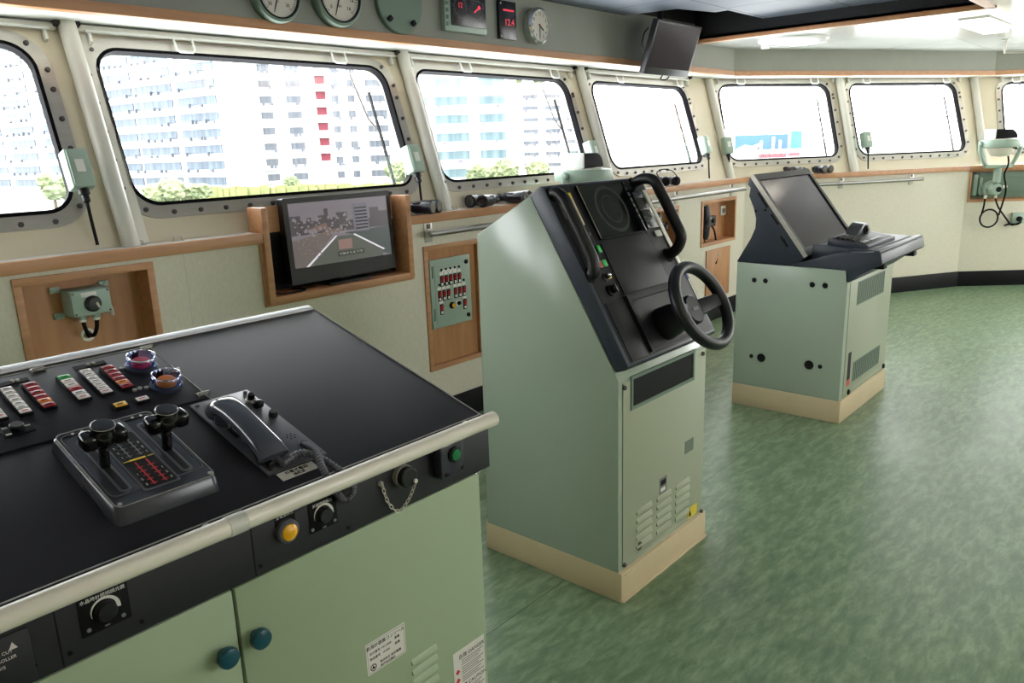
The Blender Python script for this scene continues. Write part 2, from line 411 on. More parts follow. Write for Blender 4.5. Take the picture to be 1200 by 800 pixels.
# sill boards with beech noses
def sill(n, W, L, gaps=()):
    segs = []; u = 0
    for a, b in gaps: segs.append((u, a)); u = b
    segs.append((u, L))
    g = G(W)
    for a, b in segs: g.box(a, b, -.028, 0.0, SILL-.045, SILL+.002, .004)
    o = struct(g.done('trim_%d' % n, 'wood'))
    g = G(W)
    for a, b in segs: g.box(a, b, 0.0, SY+.06, SILL-.03, SILL, 0)
    g.done('sill_board', 'white', o)
gapA = [(a2[0], a2[1])]
for n, (W, L, gp) in enumerate(((WA, LA, gapA), (WB, LB, ()), (WC, LC, ()))): sill(n+1, W, L, gp)
# black base boards
for nm, W, L in (('front', WA, LA), ('front_right', WB, LB), ('right', WC, LC)):
    struct(G(W).box(-.0, L, -.014, .0, 0, .155, .003).done('baseboard_'+nm, 'basebd'))
# wall panel joints on the lower walls (thin cover strips)
g = G(WA)
for px in (870,): g.box(LA-.012, LA-.002, -.002, 0, .16, SILL-.05)
for u in (A(215,300)[0],): g.box(u, u+.003, -.0012, 0, .16, SILL-.05)
struct(g.done('trim_6', 'tube', smooth=0))

# leaning bulkhead with the windows
TBm, TCm = lean(mir(fB), mir(fA)), lean(mir(fC), mir(fB))
def seam(T1, T2, z):
    """point at height z where two leaning planes meet"""
    n1, n2 = T1.to_3x3().col[1], T2.to_3x3().col[1]; d1, d2 = n1.dot(T1.to_translation()), n2.dot(T2.to_translation())
    a, b, e = n1.x, n1.y, d1-n1.z*z; c, d, f_ = n2.x, n2.y, d2-n2.z*z; D = a*d-b*c
    return Vector(((e*d-b*f_)/D, (a*f_-c*e)/D, z))
ZB, ZT = SILL, 2.13
S0, S1 = .150, .830
def ends(TM, prev, nxt, L):
    out = []
    for other, x in ((prev, 0), (nxt, L)):
        if other is None: out.append((x, x)); continue
        p = TM.inverted() @ seam(TM, other, ZB); q = TM.inverted() @ seam(TM, other, ZT)
        out.append((p.x, q.x))
    return out
def tp(TM, px, py, off=0.0):
    p = inplane(TM, px, py, 1, off); return p.x, p.z
axu = mir(fA).x
BW = [(.012, 1.255), (1.48, 2.845)]
w7 = (tp(TC, 1172, 100)[0]+.0, )
CW = [(w7[0], w7[0]+1.25)]
AW = [(u0-axu, u1-axu) for u0, u1 in ((-1.98, -.62), (-.36, 1.185), (1.395, 2.935), (3.13, 4.585), (4.855, 6.26))]
AP = [p-axu for p in (-.51, 1.325, 3.075, 4.745)]
Lf = lambda p, q: (q-p).length
walls = [('front', TA, (TBm, TB), Lf(mir(fA), fA), AW, AP, (S0, S1), 2),
         ('front_right', TB, (TA, TC), Lf(fA, fB), BW, [1.365], (.145, .87), 6),
         ('right', TC, (TB, None), Lf(fB, fC), CW, [], (.145, .86), 8)]
LBf = Lf(fA, fB); LCf = Lf(fB, fC)
0 and [('front_left', TBm, (TCm, TA), LBf, [(LBf-b, LBf-a) for a, b in BW[::-1]], [LBf-1.41], (.145, .87), 9),
          ('left', TCm, (None, TBm), LCf, [(LCf-b, LCf-a) for a, b in CW], [], (.145, .86), 11)]
num = [0]
WIN = []
def bolts_on(loop, parent, proto, TM, step=.125):
    """bolts evenly along a loop of local (x, z) points"""
    n = len(loop); acc = 0.0
    out = []
    for i in range(n):
        a, b = Vector(loop[i]), Vector(loop[(i+1) % n]); L = (b-a).length
        while acc <= L and L > 1e-9:
            p = a + (b-a)*(acc/L); out.append(p); acc += step
        acc -= L
    return out
for nm, TM, (pv, nx), L, wins, pill, (s0, s1), n0 in walls:
    (xl0, xl1), (xr0, xr1) = ends(TM, pv, nx, L)
    g = G(TM)
    bounds = [None] + pill + [None]
    for k, (u0, u1) in enumerate(wins):
        lo = bounds[k]; hi = bounds[k+1]
        inn, out = rrect_cell(u0, u1, s0, s1, .115, -9, 9, 0, SLEN)
        def fix(p):
            t = p[1]/SLEN
            x = p[0]
            if x == -9: x = lo if lo is not None else xl0+(xl1-xl0)*t
            elif x == 9: x = hi if hi is not None else xr0+(xr1-xr0)*t
            return (x, p[1])
        out = [fix(p) for p in out]
        g.ring(out, inn, 0, .035, 1)
    struct(g.done('wall_%s_window_band' % nm, 'upper', smooth=0))
    for k, (u0, u1) in enumerate(wins):
        num[0] += 1
        view = nm in ('front', 'front_right', 'right') and not (nm == 'front' and k == 0)
        # steel clamp ring, rubber gasket and pane
        g = G(TM); n_ = 8
        outer = rrect(u0-.052, u1+.052, s0-.052, s1+.045, .155, n_); inner_ = rrect(u0+.004, u1-.004, s0+.004, s1-.004, .112, n_)
        g.ring(outer, inner_, -.008, .0, 1)
        w = struct(g.done('window_%d' % num[0], 'steel', smooth=50))
        o2 = rrect(u0+.002, u1-.002, s0+.002, s1-.002, .112, n_); i2 = rrect(u0+.016, u1-.016, s0+.016, s1-.016, .10, n_)
        G(TM).ring(o2, i2, -.012, .028, 1).done('gasket', 'gasket', w, smooth=50)
        lp = rrect(u0+.01, u1-.01, s0+.01, s1-.01, .105, n_)
        G(TM).prism(lp, .016, .026, 1).done('pane', 'glass', w, smooth=0)
        # outer lip of the frame
        G(TM).ring(rrect(u0-.03, u1+.03, s0-.03, s1+.03, .14, n_), rrect(u0-.001, u1+.001, s0-.001, s1+.001, .114, n_), .035, .055, 1).done('outer_frame', 'steel', w, smooth=50)
        if view:
            loop = rrect(u0-.03, u1+.03, s0-.03, s1+.024, .135, n_)
            proto = None
            for p in bolts_on(loop, w, None, TM, .118):
                if p.y > s1: continue
                if proto is None:
                    gb = G(TM @ Matrix.Translation((p.x, -.008, p.y))); gb.cyl((0,0,0), (0,-1,0), .0105, .003, 14).lathe([(.0085,.003),(.0085,.011)], (0,0,0), (0,-1,0), 6)
                    proto = gb.done('bolt', 'bolt', w, smooth=30); p0 = p
                else:
                    c = proto.copy(); COL.objects.link(c); c.parent = w
                    c.location = TM.to_3x3() @ Vector((p.x-p0.x, 0, p.y-p0.y))
        WIN.append((nm, TM, u0, u1, s0, s1, num[0]))
    # white stanchion tubes between the windows
    for u in pill:
        g = G(TM); g.cyl((u, -.034, -.02), (0,0,1), .034, SLEN+.02, 20); g.box(u+.034, u+.085, -.012, -.0005, .0, SLEN, .003)
        num_t = globals().setdefault('TN', [6]); num_t[0] += 1
        struct(g.done('trim_%d' % num_t[0], 'tube'))
# stanchions at the corners of the bulkhead
for T1, T2 in ((TA, TB), (TB, TC)):
    a, b = seam(T1, T2, ZB-.02), seam(T1, T2, ZT+.0); c = Vector((CX, -1.5, 0)); d = (c-a); d.z = 0; d.normalize()
    a += d*.04; b += d*.04; TN[0] += 1
    struct(G().tube([a, b], .036, 20).done('trim_%d' % TN[0], 'tube'))

# overhead panel, its beech edge and the white soffit above the windows
def offs(pts, d):
    """polyline moved inwards by d"""
    out = []
    for i, p in enumerate(pts):
        dirs = []
        if i > 0: dirs.append((pts[i]-pts[i-1]).normalized())
        if i < len(pts)-1: dirs.append((pts[i+1]-pts[i]).normalized())
        ns = [Vector((t.y, -t.x, 0)) for t in dirs]
        if len(ns) == 1: out.append(p+ns[0]*d)
        else:
            bsum = (ns[0]+ns[1]).normalized(); out.append(p+bsum*(d/bsum.dot(ns[0])))
    return out
foot = [mir(fC), mir(fB), mir(fA), fA, fB, fC]
hd = offs(foot, .005); hd[2].y = hd[3].y = HY
def strip(pts, i, d0, d1, z0, z1, bev=0):
    a = offs(pts, d0); b = offs(pts, d1)
    g = G(); g.prism([(a[i].x,a[i].y),(a[i+1].x,a[i+1].y),(b[i+1].x,b[i+1].y),(b[i].x,b[i].y)], z0, z1, 2, bev); return g
names = ['left', 'front_left', 'front', 'front_right', 'right']
for i, nm in enumerate(names):
    if i < 2: continue
    struct(strip(hd, i, 0, -.03, HEADB+.002, (DARKZ if nm == 'front' else WHITEZ)+.03).done('wall_%s_header' % nm, 'header', smooth=0))
    TN[0] += 1
    struct(strip(hd, i, .014, -.04, HEADB, HEADB+.042, .003).done('trim_%d' % TN[0], 'wood', smooth=0))
    struct(strip(hd, i, -.04, -.42, HEADB+.004, HEADB+.03).done('ceiling_soffit_%s' % nm, 'white', smooth=0))
# ceiling: white outer field, dark tiled recess over the consoles
RX0, RX1, RY0 = -2.1, 5.95, 1.16
RH = .005
g = G()
YB = -2.8
def region(g, pts, z0, z1): g.prism(pts, z0, z1, 2)
hx = [(p.x, p.y) for p in offs(hd, -.02)]
region(g, [(RX1, HY+.02), hx[3], hx[4], hx[5], (hx[5][0], YB), (RX1, YB)], WHITEZ, WHITEZ+.04)
region(g, [(RX0, RY0), (RX0, YB), (RX1, YB), (RX1, RY0)], WHITEZ, WHITEZ+.04)
struct(g.done('ceiling', 'ceil', smooth=0))
# recess sides: black, with a beech lip at the foot
g = G(); g.box(RX1, RX1+.02, RY0, HY+.06, WHITEZ+.001, 2.75); g.box(RX0-.02, RX0, RY0, HY, WHITEZ, 2.75); g.box(RX0-.02, RX1+.02, RY0-.02, RY0, WHITEZ, 2.75)
g.box(RX0, RX1, RY0, HY+.05, 2.72, 2.75); g.box(RX0, RX1, HY+.001, HY+.06, DARKZ+.03, 2.75)
struct(g.done('ceiling_recess', 'plenum', smooth=0))
TN[0] += 1
g = G(); g.box(RX1-.025, RX1+.03, RY0-.03, HY-.0, WHITEZ-.012, WHITEZ+.018, .003); g.box(RX0-.03, RX0+.025, RY0-.03, HY-.0, WHITEZ-.012, WHITEZ+.018, .003); g.box(RX0-.03, RX1+.03, RY0-.03, RY0+.025, WHITEZ-.012, WHITEZ+.018, .003)
struct(g.done('trim_%d' % TN[0], 'wood'))
g = G(); q1 = meet(853, 12, (0,0,DARKZ), (0,0,1)); q2 = meet(900, 23, (0,0,DARKZ), (0,0,1)); q3 = meet(838, 14.5, (0,0,DARKZ), (0,0,1)); q4 = meet(738, 17, (0,0,DARKZ), (0,0,1))
ty = q2.y
tx = min(RX1-.03, q2.x)
g.prism([(RX0+.02, RY0+.02), (tx, RY0+.02), (tx, ty), (q1.x, ty), (q3.x, q3.y), (q3.x-.35, q3.y+.10), (q3.x-.42, HY-.002), (RX0+.02, HY-.002)], DARKZ, DARKZ+.03, 2)
struct(g.done('ceiling_tiles', 'ceild', smooth=0))
# rear and side walls; unseen window openings placed and sized to let in light
XL, XR = -2.14, cC.x
def plainwall(name, F, L, holes):
    wall_with_holes(name, F, 0, L, 0, 2.36, holes, 'upper')
plainwall('wall_right', frame((XR, cC.y, 0), (0,-1,0), ez=(0,0,1)), cC.y+2.8, [(.15, 1.3, 1.15, 2.0), (1.5, cC.y+2.5, .35, 2.05)])
struct(G().box(XL-.05, XL, -2.8, 3.6, 0, 2.45).done('wall_left', 'upper', smooth=0))  # unseen partition added to keep light off the left faces of the consoles
plainwall('wall_back', frame((XR, -2.8, 0), (-1,0,0), ez=(0,0,1)), XR-XL, [(.8, 2.6, 1.1, 2.0), (6.6, 8.0, 1.1, 2.0)])
struct(G().prism(grow(OUT, .45), 2.80, 2.9, 2).done('ceiling_deck', 'white', smooth=0))
struct(G().prism(grow(OUT, .45), -.5, -.07, 2).done('floor_deck', 'white', smooth=0))

# beech lined alcoves in the front wall
def alcove(n, W, a, depth, face=-.010, m='wood', back='woodp', wd=W_, open_top=False):
    x0, x1, z0, z1 = a
    g = G(W)
    t = .012; b = .006
    g.box(x0, x1, face, .002, z1-wd, z1, .002); g.box(x0, x1, face, .002, z0, z0+wd, .002)
    g.box(x0, x0+wd, face, .002, z0+wd, z1-wd, .002); g.box(x1-wd, x1, face, .002, z0+wd, z1-wd, .002)
    i0, i1, j0, j1 = x0+wd, x1-wd, z0+wd, z1-wd
    g.box(i0-t, i0, 0, depth, j0-t, j1+t); g.box(i1, i1+t, 0, depth, j0-t, j1+t); g.box(i0, i1, 0, depth, j0-t, j0); g.box(i0, i1, 0, depth, j1, j1+t)
    TN[0] += 1
    o = struct(g.done('trim_%d' % TN[0], m))
    G(W).box(i0-t, i1+t, depth, depth+.012, j0-t, j1+t).done('back_panel', back, o, smooth=0)
    return o
alcove(1, WA, a1, .10); alcove(3, WA, a3, .018); alcove(4, WA, a4, .09); alcove(5, WA, a5, .09)
alcove(6, WC, c1, .05, wd=.02)
# cupboard door below the handset alcove
x0, x1, z0, z1 = a6
d = struct(G(WA).box(x0, x1, -.012, 0, z0, z1, .003).done('door_1', 'woodp'))
G(WA).cyl(((x0+x1)/2+.0, -.012, z1-.055), (0,-1,0), .012, .012, 16, .003).done('door_latch', 'steel', d)
# ------------------------------------------------------------------ blinds and wipers at the windows
ORD = {2: 'the leftmost window', 3: 'the wide window above the wood-boxed display', 4: 'the window left of the hanging monitor', 5: 'the window below the hanging monitor',
       6: 'the window with the blue billboard outside', 7: 'the far window right of the blue billboard', 8: 'the rightmost window'}
shown = [w for w in WIN if w[0] in ('front', 'front_right', 'right') and w[6] > 1]
pulls = {2: (.22,), 3: (.26, .80), 4: (.30, .90), 5: (.28, .93), 6: (.20, .86), 7: (.16, .90), 8: (.12,)}
WN = {}
for i, (nm, TM, u0, u1, s0, s1, no) in enumerate(shown):
    k = i+2; WN[k] = (TM, u0, u1, s0, s1)
    zt = s1+.105
    a, b = u0-.035, u1+.10
    c = TM @ Vector(((a+b)/2, -.02, zt))
    t = thing('roller_blind', 'rolled up white blind over '+ORD[k], 'blind', c, 'roller blinds over the windows')
    g = G(TM); g.box(a, b, -.048, -.004, zt-.020, zt+.022, .008); g.done('housing', 'blindgrey', t)
    G(TM).box(a, b, -.0496, -.04, zt-.018, zt-.005).done('slot', 'ink', t, smooth=0)
    G(TM).cyl((a+.03, -.030, zt-.055), (1,0,0), .006, b-a-.06, 10).done('bottom_bar', 'white', t)
    G(TM).box(a, b, -.026, -.004, zt-.052, zt-.028).done('blind_fabric', 'tube', t, smooth=0)
    for e in (a, b):
        G(TM).box(e-.010, e+.010, -.055, -.004, zt-.045, zt+.03, .004).done('end_bracket', 'black', t)
    for f_ in pulls[k]:
        x = u0+(u1-u0)*f_; w = .042
        pts = [(x-w, -.032, zt-.05), (x-w, -.034, zt-.105), (x-w+.012, -.036, zt-.117), (x+w-.012, -.036, zt-.117), (x+w, -.034, zt-.105), (x+w, -.032, zt-.05)]
        G(TM).tube(pts, .0055, 8).done('pull_handle', 'white', t)
    for e in (a+.045, b-.045):
        G(TM).box(e-.006, e+.006, -.03, -.004, zt-.10, zt-.05, .002).done('bar_guide', 'white', t)
for k in (3, 4, 5, 6, 7):
    TM, u0, u1, s0, s1 = WN[k]
    x = u1-.17
    t = thing('windscreen_wiper', 'dark wiper parked outside '+ORD[k], 'wiper', TM @ Vector((x, .09, s1)), 'wipers outside the windows')
    G(TM).tube([(x+.02, .085, s1+.06), (x, .085, s1-.02), (x+.045, .09, s1-.26), (x+.10, .08, s1-.36)], .005, 8).done('arm', 'bolt', t)
    G(TM).box(x+.079, x+.088, .062, .08, s0+.03, s1-.12, .003).done('blade', 'ink', t)
    G(TM).cyl((x+.02, .05, s1+.06), (0,1,0), .022, .05, 14).done('spindle', 'bolt', t)

# ------------------------------------------------------------------ green control boxes on the stanchions
def pillar_box(c0, c1, W, label, flip=1):
    """box on a stanchion: c0 = photo centre, placed on the leaning bulkhead W a little into the room"""
    x, z = tp(W, c0, c1, -.075)
    F = W @ Matrix.Translation((x, -.075, z))
    t = thing('wiper_control_box', label, 'switch box', F.to_translation(), 'pale green control boxes on the window stanchions')
    G(F).box(-.042, .042, -.03, .035, -.075, .075, .006).done('housing', 'sagebox', t)
    G(F).box(-.036, .036, -.036, -.0302, -.066, .066, .002).done('cover', 'sagebox', t)
    G(F).box(-.016, .016, -.038, -.0362, -.02, .03).done('label_plate', 'paint', t, smooth=0)
    G(F).lathe([(.02, 0), (.02, -.022), (.014, -.024), (.014, -.05), (.007, -.055)], (0, 0, -.075), (0,0,1), 14).done('cable_gland', 'black', t)
    g = G()
    p = F @ Vector((0, 0, -.125)); e = p.copy(); e.z = SILL+.006; e += (F.to_3x3() @ Vector((0,1,0)))*-.0
    e2 = Vector((p.x*.35+e.x*.65, p.y*.35+e.y*.65, (p.z+e.z)/2))
    base = W @ Vector((x+.01, -.03, .01))
    g.tube(bez([p, p*.6+base*.4+Vector((0,0,-.01)), base], 6), .0065, 8).done('cable', 'ink', t)
    return t
pillar_box(91, 199, TA, 'pale green control box on the leftmost white stanchion', 2)
pillar_box(484, 187, TA, 'pale green control box on the stanchion right of the wood-boxed display', 2)
pillar_box(694, 178, TA, 'pale green control box behind the grey compass repeater on the front wall', 2)
pillar_box(826, 170, TA, 'pale green control box left of the stanchion in the wall corner', 2)
pillar_box(852, 171, TB, 'pale green control box right of the stanchion in the wall corner')
pillar_box(1015, 164, TB, 'pale green control box at the lower left of the far bright window')

# small steel eyes on the sill beside the stanchions
for n, (px, py, tx) in enumerate(((135, 284, 'left of the first stanchion foot'), (178, 279, 'right of the first stanchion foot'), (516, 245, 'beside the single binoculars'), (536, 243, 'left of the row of binoculars'))):
    p = meet(px, py, (0,0,SILL), (0,0,1)); p.y = min(p.y, 3.19)
    g = G(Matrix.Translation(p)); g.tube([(-.018,0,0),(-.016,0,.018),(.016,0,.018),(.018,0,0)], .003, 8); g.box(-.026,.026,-.006,.006,0,.003,.001)
    tag(g.done('sill_eye', 'steel'), 'small steel lashing eye on the sill '+tx, 'eye', 'steel eyes on the sill')

# ------------------------------------------------------------------ display in its beech box
x0, x1, z0, z1 = a2
zl = A(315, 243, -.03)[1]
D0, D1 = -.032, .20
t = thing('display_box', 'beech display box let into the front wall around a dark monitor', 'box', WA @ Vector(((x0+x1)/2, 0, z0)))
pw = .032
G(WA).box(x0, x0+pw, D0, .088, z0, zl, .003).done('side_panel', 'wood', t); G(WA).box(x1-pw, x1, D0, .088, z0, zl, .003).done('side_panel', 'wood', t)
g = G(WA); g.box(x0+pw, x1-pw, D0, .14, z0, z0+pw, .003); g.done('bottom_panel', 'wood', t)
g = G(WA); g.box(x0+pw, x1-pw, .089, .097, SILL-.02, zl-.004); g.done('back_rail', 'wood', t)
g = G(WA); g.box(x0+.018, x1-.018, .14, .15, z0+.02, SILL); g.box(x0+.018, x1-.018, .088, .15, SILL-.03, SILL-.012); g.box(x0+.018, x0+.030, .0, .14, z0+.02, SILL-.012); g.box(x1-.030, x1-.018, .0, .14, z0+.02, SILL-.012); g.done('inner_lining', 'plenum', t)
g = G(WA); e = .012
g.box(x0-e, x0, -.010, -.001, z0-e, SILL-.05, .002); g.box(x1, x1+e, -.010, -.001, z0-e, SILL-.05, .002); g.box(x0, x1, -.010, -.001, z0-e, z0, .002); g.done('outer_frame', 'wood', t)
# monitor
dp = .03
TL, TRr, BL, BR = [inplane(WA, px, py, 1, dp) for px, py in ((333.5, 230.5), (460, 224.5), (342, 335), (463.5, 313))]
xm0, xm1 = (TL.x+BL.x)/2, (TRr.x+BR.x)/2; zb_, zt_ = (BL.z+BR.z)/2, (TL.z+TRr.z)/2
FM = WA @ Matrix.Translation((xm0, dp, zb_)) @ Matrix.Rotation(R(-3), 4, 'X')
mw, mh = xm1-xm0, zt_-zb_
t = thing('display_monitor', 'black monitor in the beech box showing the ship bow and harbour', 'monitor', FM.to_translation())
g = G(FM); g.prism(rrect(0, mw, 0, mh, .008, 3), 0, .045, 1)
g.bm.normal_update(); g.done('casing', 'black', t)
bz = .026; sb = .075
F2 = FM @ Matrix.Translation((bz, -.002, sb)) @ Matrix.Rotation(R(90), 4, 'X')
sw, sh = mw-2*bz, mh-sb-bz
G(F2).box(0, sw, 0, sh, -.001, .0012).done('screen', em('picture_sky', (138, 130, 138), .28), t, smooth=0)
def pic(name, polys, m, z):
    g = G(F2)
    for p in polys: g.prism([(x*sw, y*sh) for x, y in p], .0012, .0012+z, 2)
    return g.done(name, m, t, smooth=0)
rb = lambda x0, x1, y0, y1: [(x0,y0),(x1,y0),(x1,y1),(x0,y1)]
pic('picture_town', [rb(.0,.10,.5,.8), rb(.08,.16,.5,.72), rb(.16,.2,.5,.76), rb(.33,.37,.5,.88), rb(.2,.27,.5,.7), rb(.27,.33,.5,.78), rb(.37,.45,.5,.74), rb(.45,.56,.5,.8), rb(.56,.8,.5,.66), rb(.8,.9,.5,.83), rb(.9,1,.5,.76)], em('picture_town', (92, 84, 90), .25), .0003)
pic('picture_tower', [rb(.62,.78,.46,.92)], em('picture_tower', (120, 118, 128), .3), .0005)
pic('picture_tower_floors', [rb(.64,.77,.50+.055*k,.525+.055*k) for k in range(7)], em('picture_dark', (52, 48, 58), .2), .0007)
pic('picture_hall', [[(.16,.58),(.34,.66),(.36,.56),(.16,.5)], [(.3,.52),(.5,.56),(.5,.5),(.3,.46)]], em('picture_rust', (134, 110, 104), .28), .0006)
pic('picture_quay', [[(0,0),(.12,0),(.42,.5),(.36,.52),(0,.42)]], em('picture_quay', (122, 112, 108), .27), .0004)
pic('picture_water', [[(.5,.46),(1,.5),(1,0),(.82,.1),(.62,.42)]], em('picture_water', (84, 94, 92), .25), .0004)
pic('picture_deck', [[(.12,0),(.30,.28),(.42,.42),(.60,.42),(.76,.26),(.9,.12),(.9,0)]], em('picture_deck', (100, 104, 96), .26), .0005)
LN = em('picture_line', (206, 202, 206), .5)
pic('picture_bow_line', [[(.10,0),(.13,0),(.44,.43),(.42,.43)]], LN, .0008); pic('picture_bow_line', [[(.60,.42),(.62,.43),(.93,.11),(.91,.10)]], LN, .0008)
rp = random.Random(3)
pic('picture_details', [rb(x, x+rp.uniform(.008, .03), y, y+rp.uniform(.012, .05)) for x, y in ((rp.uniform(.02, .6), rp.uniform(.45, .74)) for _ in range(70))], em('picture_light', (156, 148, 152), .26), .0009)['kind'] = 'stuff'
pic('picture_quay_stalls', [rb(x, x+rp.uniform(.008, .02), y, y+rp.uniform(.01, .03)) for x, y in ((rp.uniform(.02, .28), rp.uniform(.12, .46)) for _ in range(45))], em('picture_stall', (146, 130, 126), .26), .0009)['kind'] = 'stuff'
pic('picture_hatch', [rb(.44,.58,.2,.36)], em('picture_hatch', (150, 120, 112), .32), .0008)
pic('picture_caption', [rb(.42,.70,.09,.17)], em('picture_box', (66, 70, 66), .25), .0009)
pic('picture_caption_text', [rb(.44+.035*k,.465+.035*k,.115,.145) for k in range(7)], 'paint', .0011)
g = G(WA); zf = z0+pw
g.box((xm0+xm1)/2-.13, (xm0+xm1)/2+.13, .0, .085, zf, zf+.012, .004); g.box((xm0+xm1)/2-.03, (xm0+xm1)/2+.03, .05, .085, zf+.012, zb_+.1, .003); g.done('stand', 'black', t)
G(WA).tube(bez([(x0+.06, .05, zf+.006), (x0+.08, -.01, zf+.006), (x0+.17, -.02, zf+.006), (x0+.22, .02, zf+.006), (x0+.18, .07, zf+.006)], 6), .004, 8).done('cable', 'ink', t)

# ------------------------------------------------------------------ switch box in the first alcove
c = inplane(WA, 104, 353, 1, .02)
F = WA @ Matrix.Translation((c.x, .0, c.z)) 
t = thing('selector_switch_box', 'pale green cast switch box with black rotary knob in the left alcove', 'switch box', F.to_translation())
G(F).box(-.075, .075, .0, .085, -.052, .052, .008).done('housing', 'sagebox', t)
G(F).box(-.071, .071, -.010, .0, -.048, .048, .005).done('lid', 'sagebox', t)
for sx, sz in ((-1,1),(1,1),(-1,-1),(1,-1)):
    g = G(F); g.box(min(sx*.07, sx*.108), max(sx*.07, sx*.108), .085, .095, sz*.05-.012, sz*.05+.012, .004); g.cyl((sx*.095, .085, sz*.05), (0,-1,0), .007, .006, 10); g.done('mounting_lug', 'sagebox', t)
    G(F).cyl((sx*.062, -.010, sz*.039), (0,-1,0), .004, .003, 8).done('lid_screw', 'bolt', t)
G(F).box(-.035, .02, -.0118, -.0102, .022, .040, .001).done('name_plate', 'tag', t)
G(F).lathe([(.031, 0), (.031, .006), (.024, .010), (.022, .022), (.0, .024)], (.002, -.010, -.005), (0,-1,0), 24).done('rotary_knob', 'black', t)
G(F).prism([(.004, -.002), (.014, -.022), (.02, -.018), (.012, .004)], -.036, -.033, 1).done('pointer', 'chrome', t)
for x in (-.025, .025):
    G(F).cyl((x, .04, -.052), (0,0,-1), .016, .016, 12).done('gland', 'sagebox', t)
    G(F).cyl((x, .04, -.068), (0,0,-1), .013, .010, 12).done('gland_nut', 'rail', t)
    G(F).tube(bez([(x, .04, -.078), (x*.8, .04, -.11), (x*.35+.004, .06, -.14), (.004, .098, -.142)], 6), .0075, 10).done('cable', 'ink', t)
G(F).ring(rrect(-.022, .030, -.168, -.116, .026, 6), rrect(-.012, .020, -.158, -.126, .016, 6), .094, .0995, 1).done('cable_grommet', 'paint', t)
G(F).tube([(.075, .03, -.03), (.082, .03, -.045), (.082, .03, -.07)], .008, 10).done('earth_stud', 'steel', t)

# ------------------------------------------------------------------ switchboard in the tall alcove
p00 = inplane(WA, 507, 388, 1, .005); p11 = inplane(WA, 549, 297.5, 1, .005); p10 = inplane(WA, 552.5, 372.5, 1, .005); p01 = inplane(WA, 502, 305.5, 1, .005)
bx0, bx1 = (p00.x+p01.x)/2, (p10.x+p11.x)/2; bz0, bz1 = (p00.z+p10.z)/2, (p01.z+p11.z)/2
F = WA @ Matrix.Translation((bx0, .002, bz0)) @ Matrix.Rotation(R(90), 4, 'X'); bw, bh = bx1-bx0, bz1-bz0
t = thing('lighting_switchboard', 'pale green switchboard with rows of rocker switches in the tall beech alcove', 'switchboard', F.to_translation())
G(F).box(0, bw, 0, bh, -.012, .004, .002).done('panel', 'sagebox', t)
G(F).box(.03, bw-.012, .03, bh-.03, .0042, .0072, .002).done('door_leaf', 'sagebox', t)
def at01(px, py): 
    q = inplane(F, px, py, 2, .006); return q.x, q.y
G(F).box(*[v for v in (bw*.28, bw*.63, bh*.81, bh*.845)], .0072, .009).done('title_plate', 'tag', t, smooth=0)
rows = [(bh*.68, [bw*(.26+.11*k) for k in range(5)]), (bh*.47, [bw*(.19+.11*k) for k in range(3)]+[bw*(.585+.11*k) for k in range(3)]), (bh*.27, [bw*.22, bw*.81])]
for zr, xs in rows:
    for x in xs:
        sw_ = G(F).box(x-.0125, x+.0125, zr-.030, zr+.030, .0072, .0105, .002).done('rocker_switch', 'ink', t)
        G(F).hexa([(x-.009,zr-.004,.0105),(x+.009,zr-.004,.0105),(x+.009,zr+.024,.0105),(x-.009,zr+.024,.0105),(x-.009,zr-.004,.0125),(x+.009,zr-.004,.0125),(x+.009,zr+.024,.018),(x-.009,zr+.024,.018)]).done('rocker', 'btnr', sw_, smooth=0)
        G(F).box(x-.007, x+.007, zr-.024, zr-.01, .0105, .0125).done('switch_mark', 'tag', sw_, smooth=0)
        G(F).box(x-.014, x+.014, zr+.034, zr+.05, .0072, .0082).done('name_plate', 'tag', t, smooth=0)
        G(F).cyl((x, zr+.064, .0072), (0,0,1), .0065, .005, 12).done('pilot_lamp', 'ink', t)
G(F).cyl((bw*.47, bh*.30, .0072), (0,0,1), .019, .014, 20, .003).done('buzzer_button', 'ink', t)
G(F).cyl((bw*.48, bh*.30, .021), (0,0,1), .012, .004, 20).done('amber_lamp', 'lampy', t)
G(F).box(bw*.58, bw*.70, bh*.27, bh*.35, .0072, .009).done('selector_plate', 'tag', t, smooth=0)
G(F).cyl((bw*.64, bh*.31, .009), (0,0,1), .012, .014, 16, .003).done('selector_knob', 'ink', t)
for zz in (.12, .74): G(F).box(.012, .022, bh*zz, bh*zz+.07, .004, .009, .002).done('hinge', 'sagedark', t)
for zz in (.10, .90): G(F).cyl((bw-.035, bh*zz, .0072), (0,0,1), .012, .006, 14).done('door_lock', 'ink', t)
for xx in (.012, bw-.012):
    for zz in (.02, .9): G(F).cyl((xx if zz < .5 else xx, bh*zz+.012, .004), (0,0,1), .007, .004, 10).done('corner_screw', 'steel', t)

# ------------------------------------------------------------------ wall handrails
def wall_rail(W, q0, q1, label, ends, brk):
    y = -.075
    p, q = inplane(W, *q0, 1, y), inplane(W, *q1, 1, y); zz = (p.z+q.z)/2
    t = thing('handrail', label, 'handrail', W @ Vector(((p.x+q.x)/2, 0, zz)), 'steel handrails along the walls')
    G(W).cyl((p.x, y, zz), (1,0,0), .0165, q.x-p.x, 16, .004).done('rail', 'railw', t)
    for f_ in brk:
        x = p.x+(q.x-p.x)*f_
        G(W).tube([(x, 0, zz), (x, y+.008, zz)], .009, 10).done('standoff', 'steel', t)
        G(W).box(x-.028, x+.028, -.006, 0, zz-.055, zz+.055, .003).done('wall_plate', 'steel', t)
        G(W).box(x-.012, x+.012, -.012, -.006, zz+.02, zz+.045, .003).done('plate_bolt', 'bolt', t)
    return t
wall_rail(WA, (503, 275), (742, 240), 'steel handrail above the green switchboard, left part behind the steering console', 0, (.03, .55, .97))
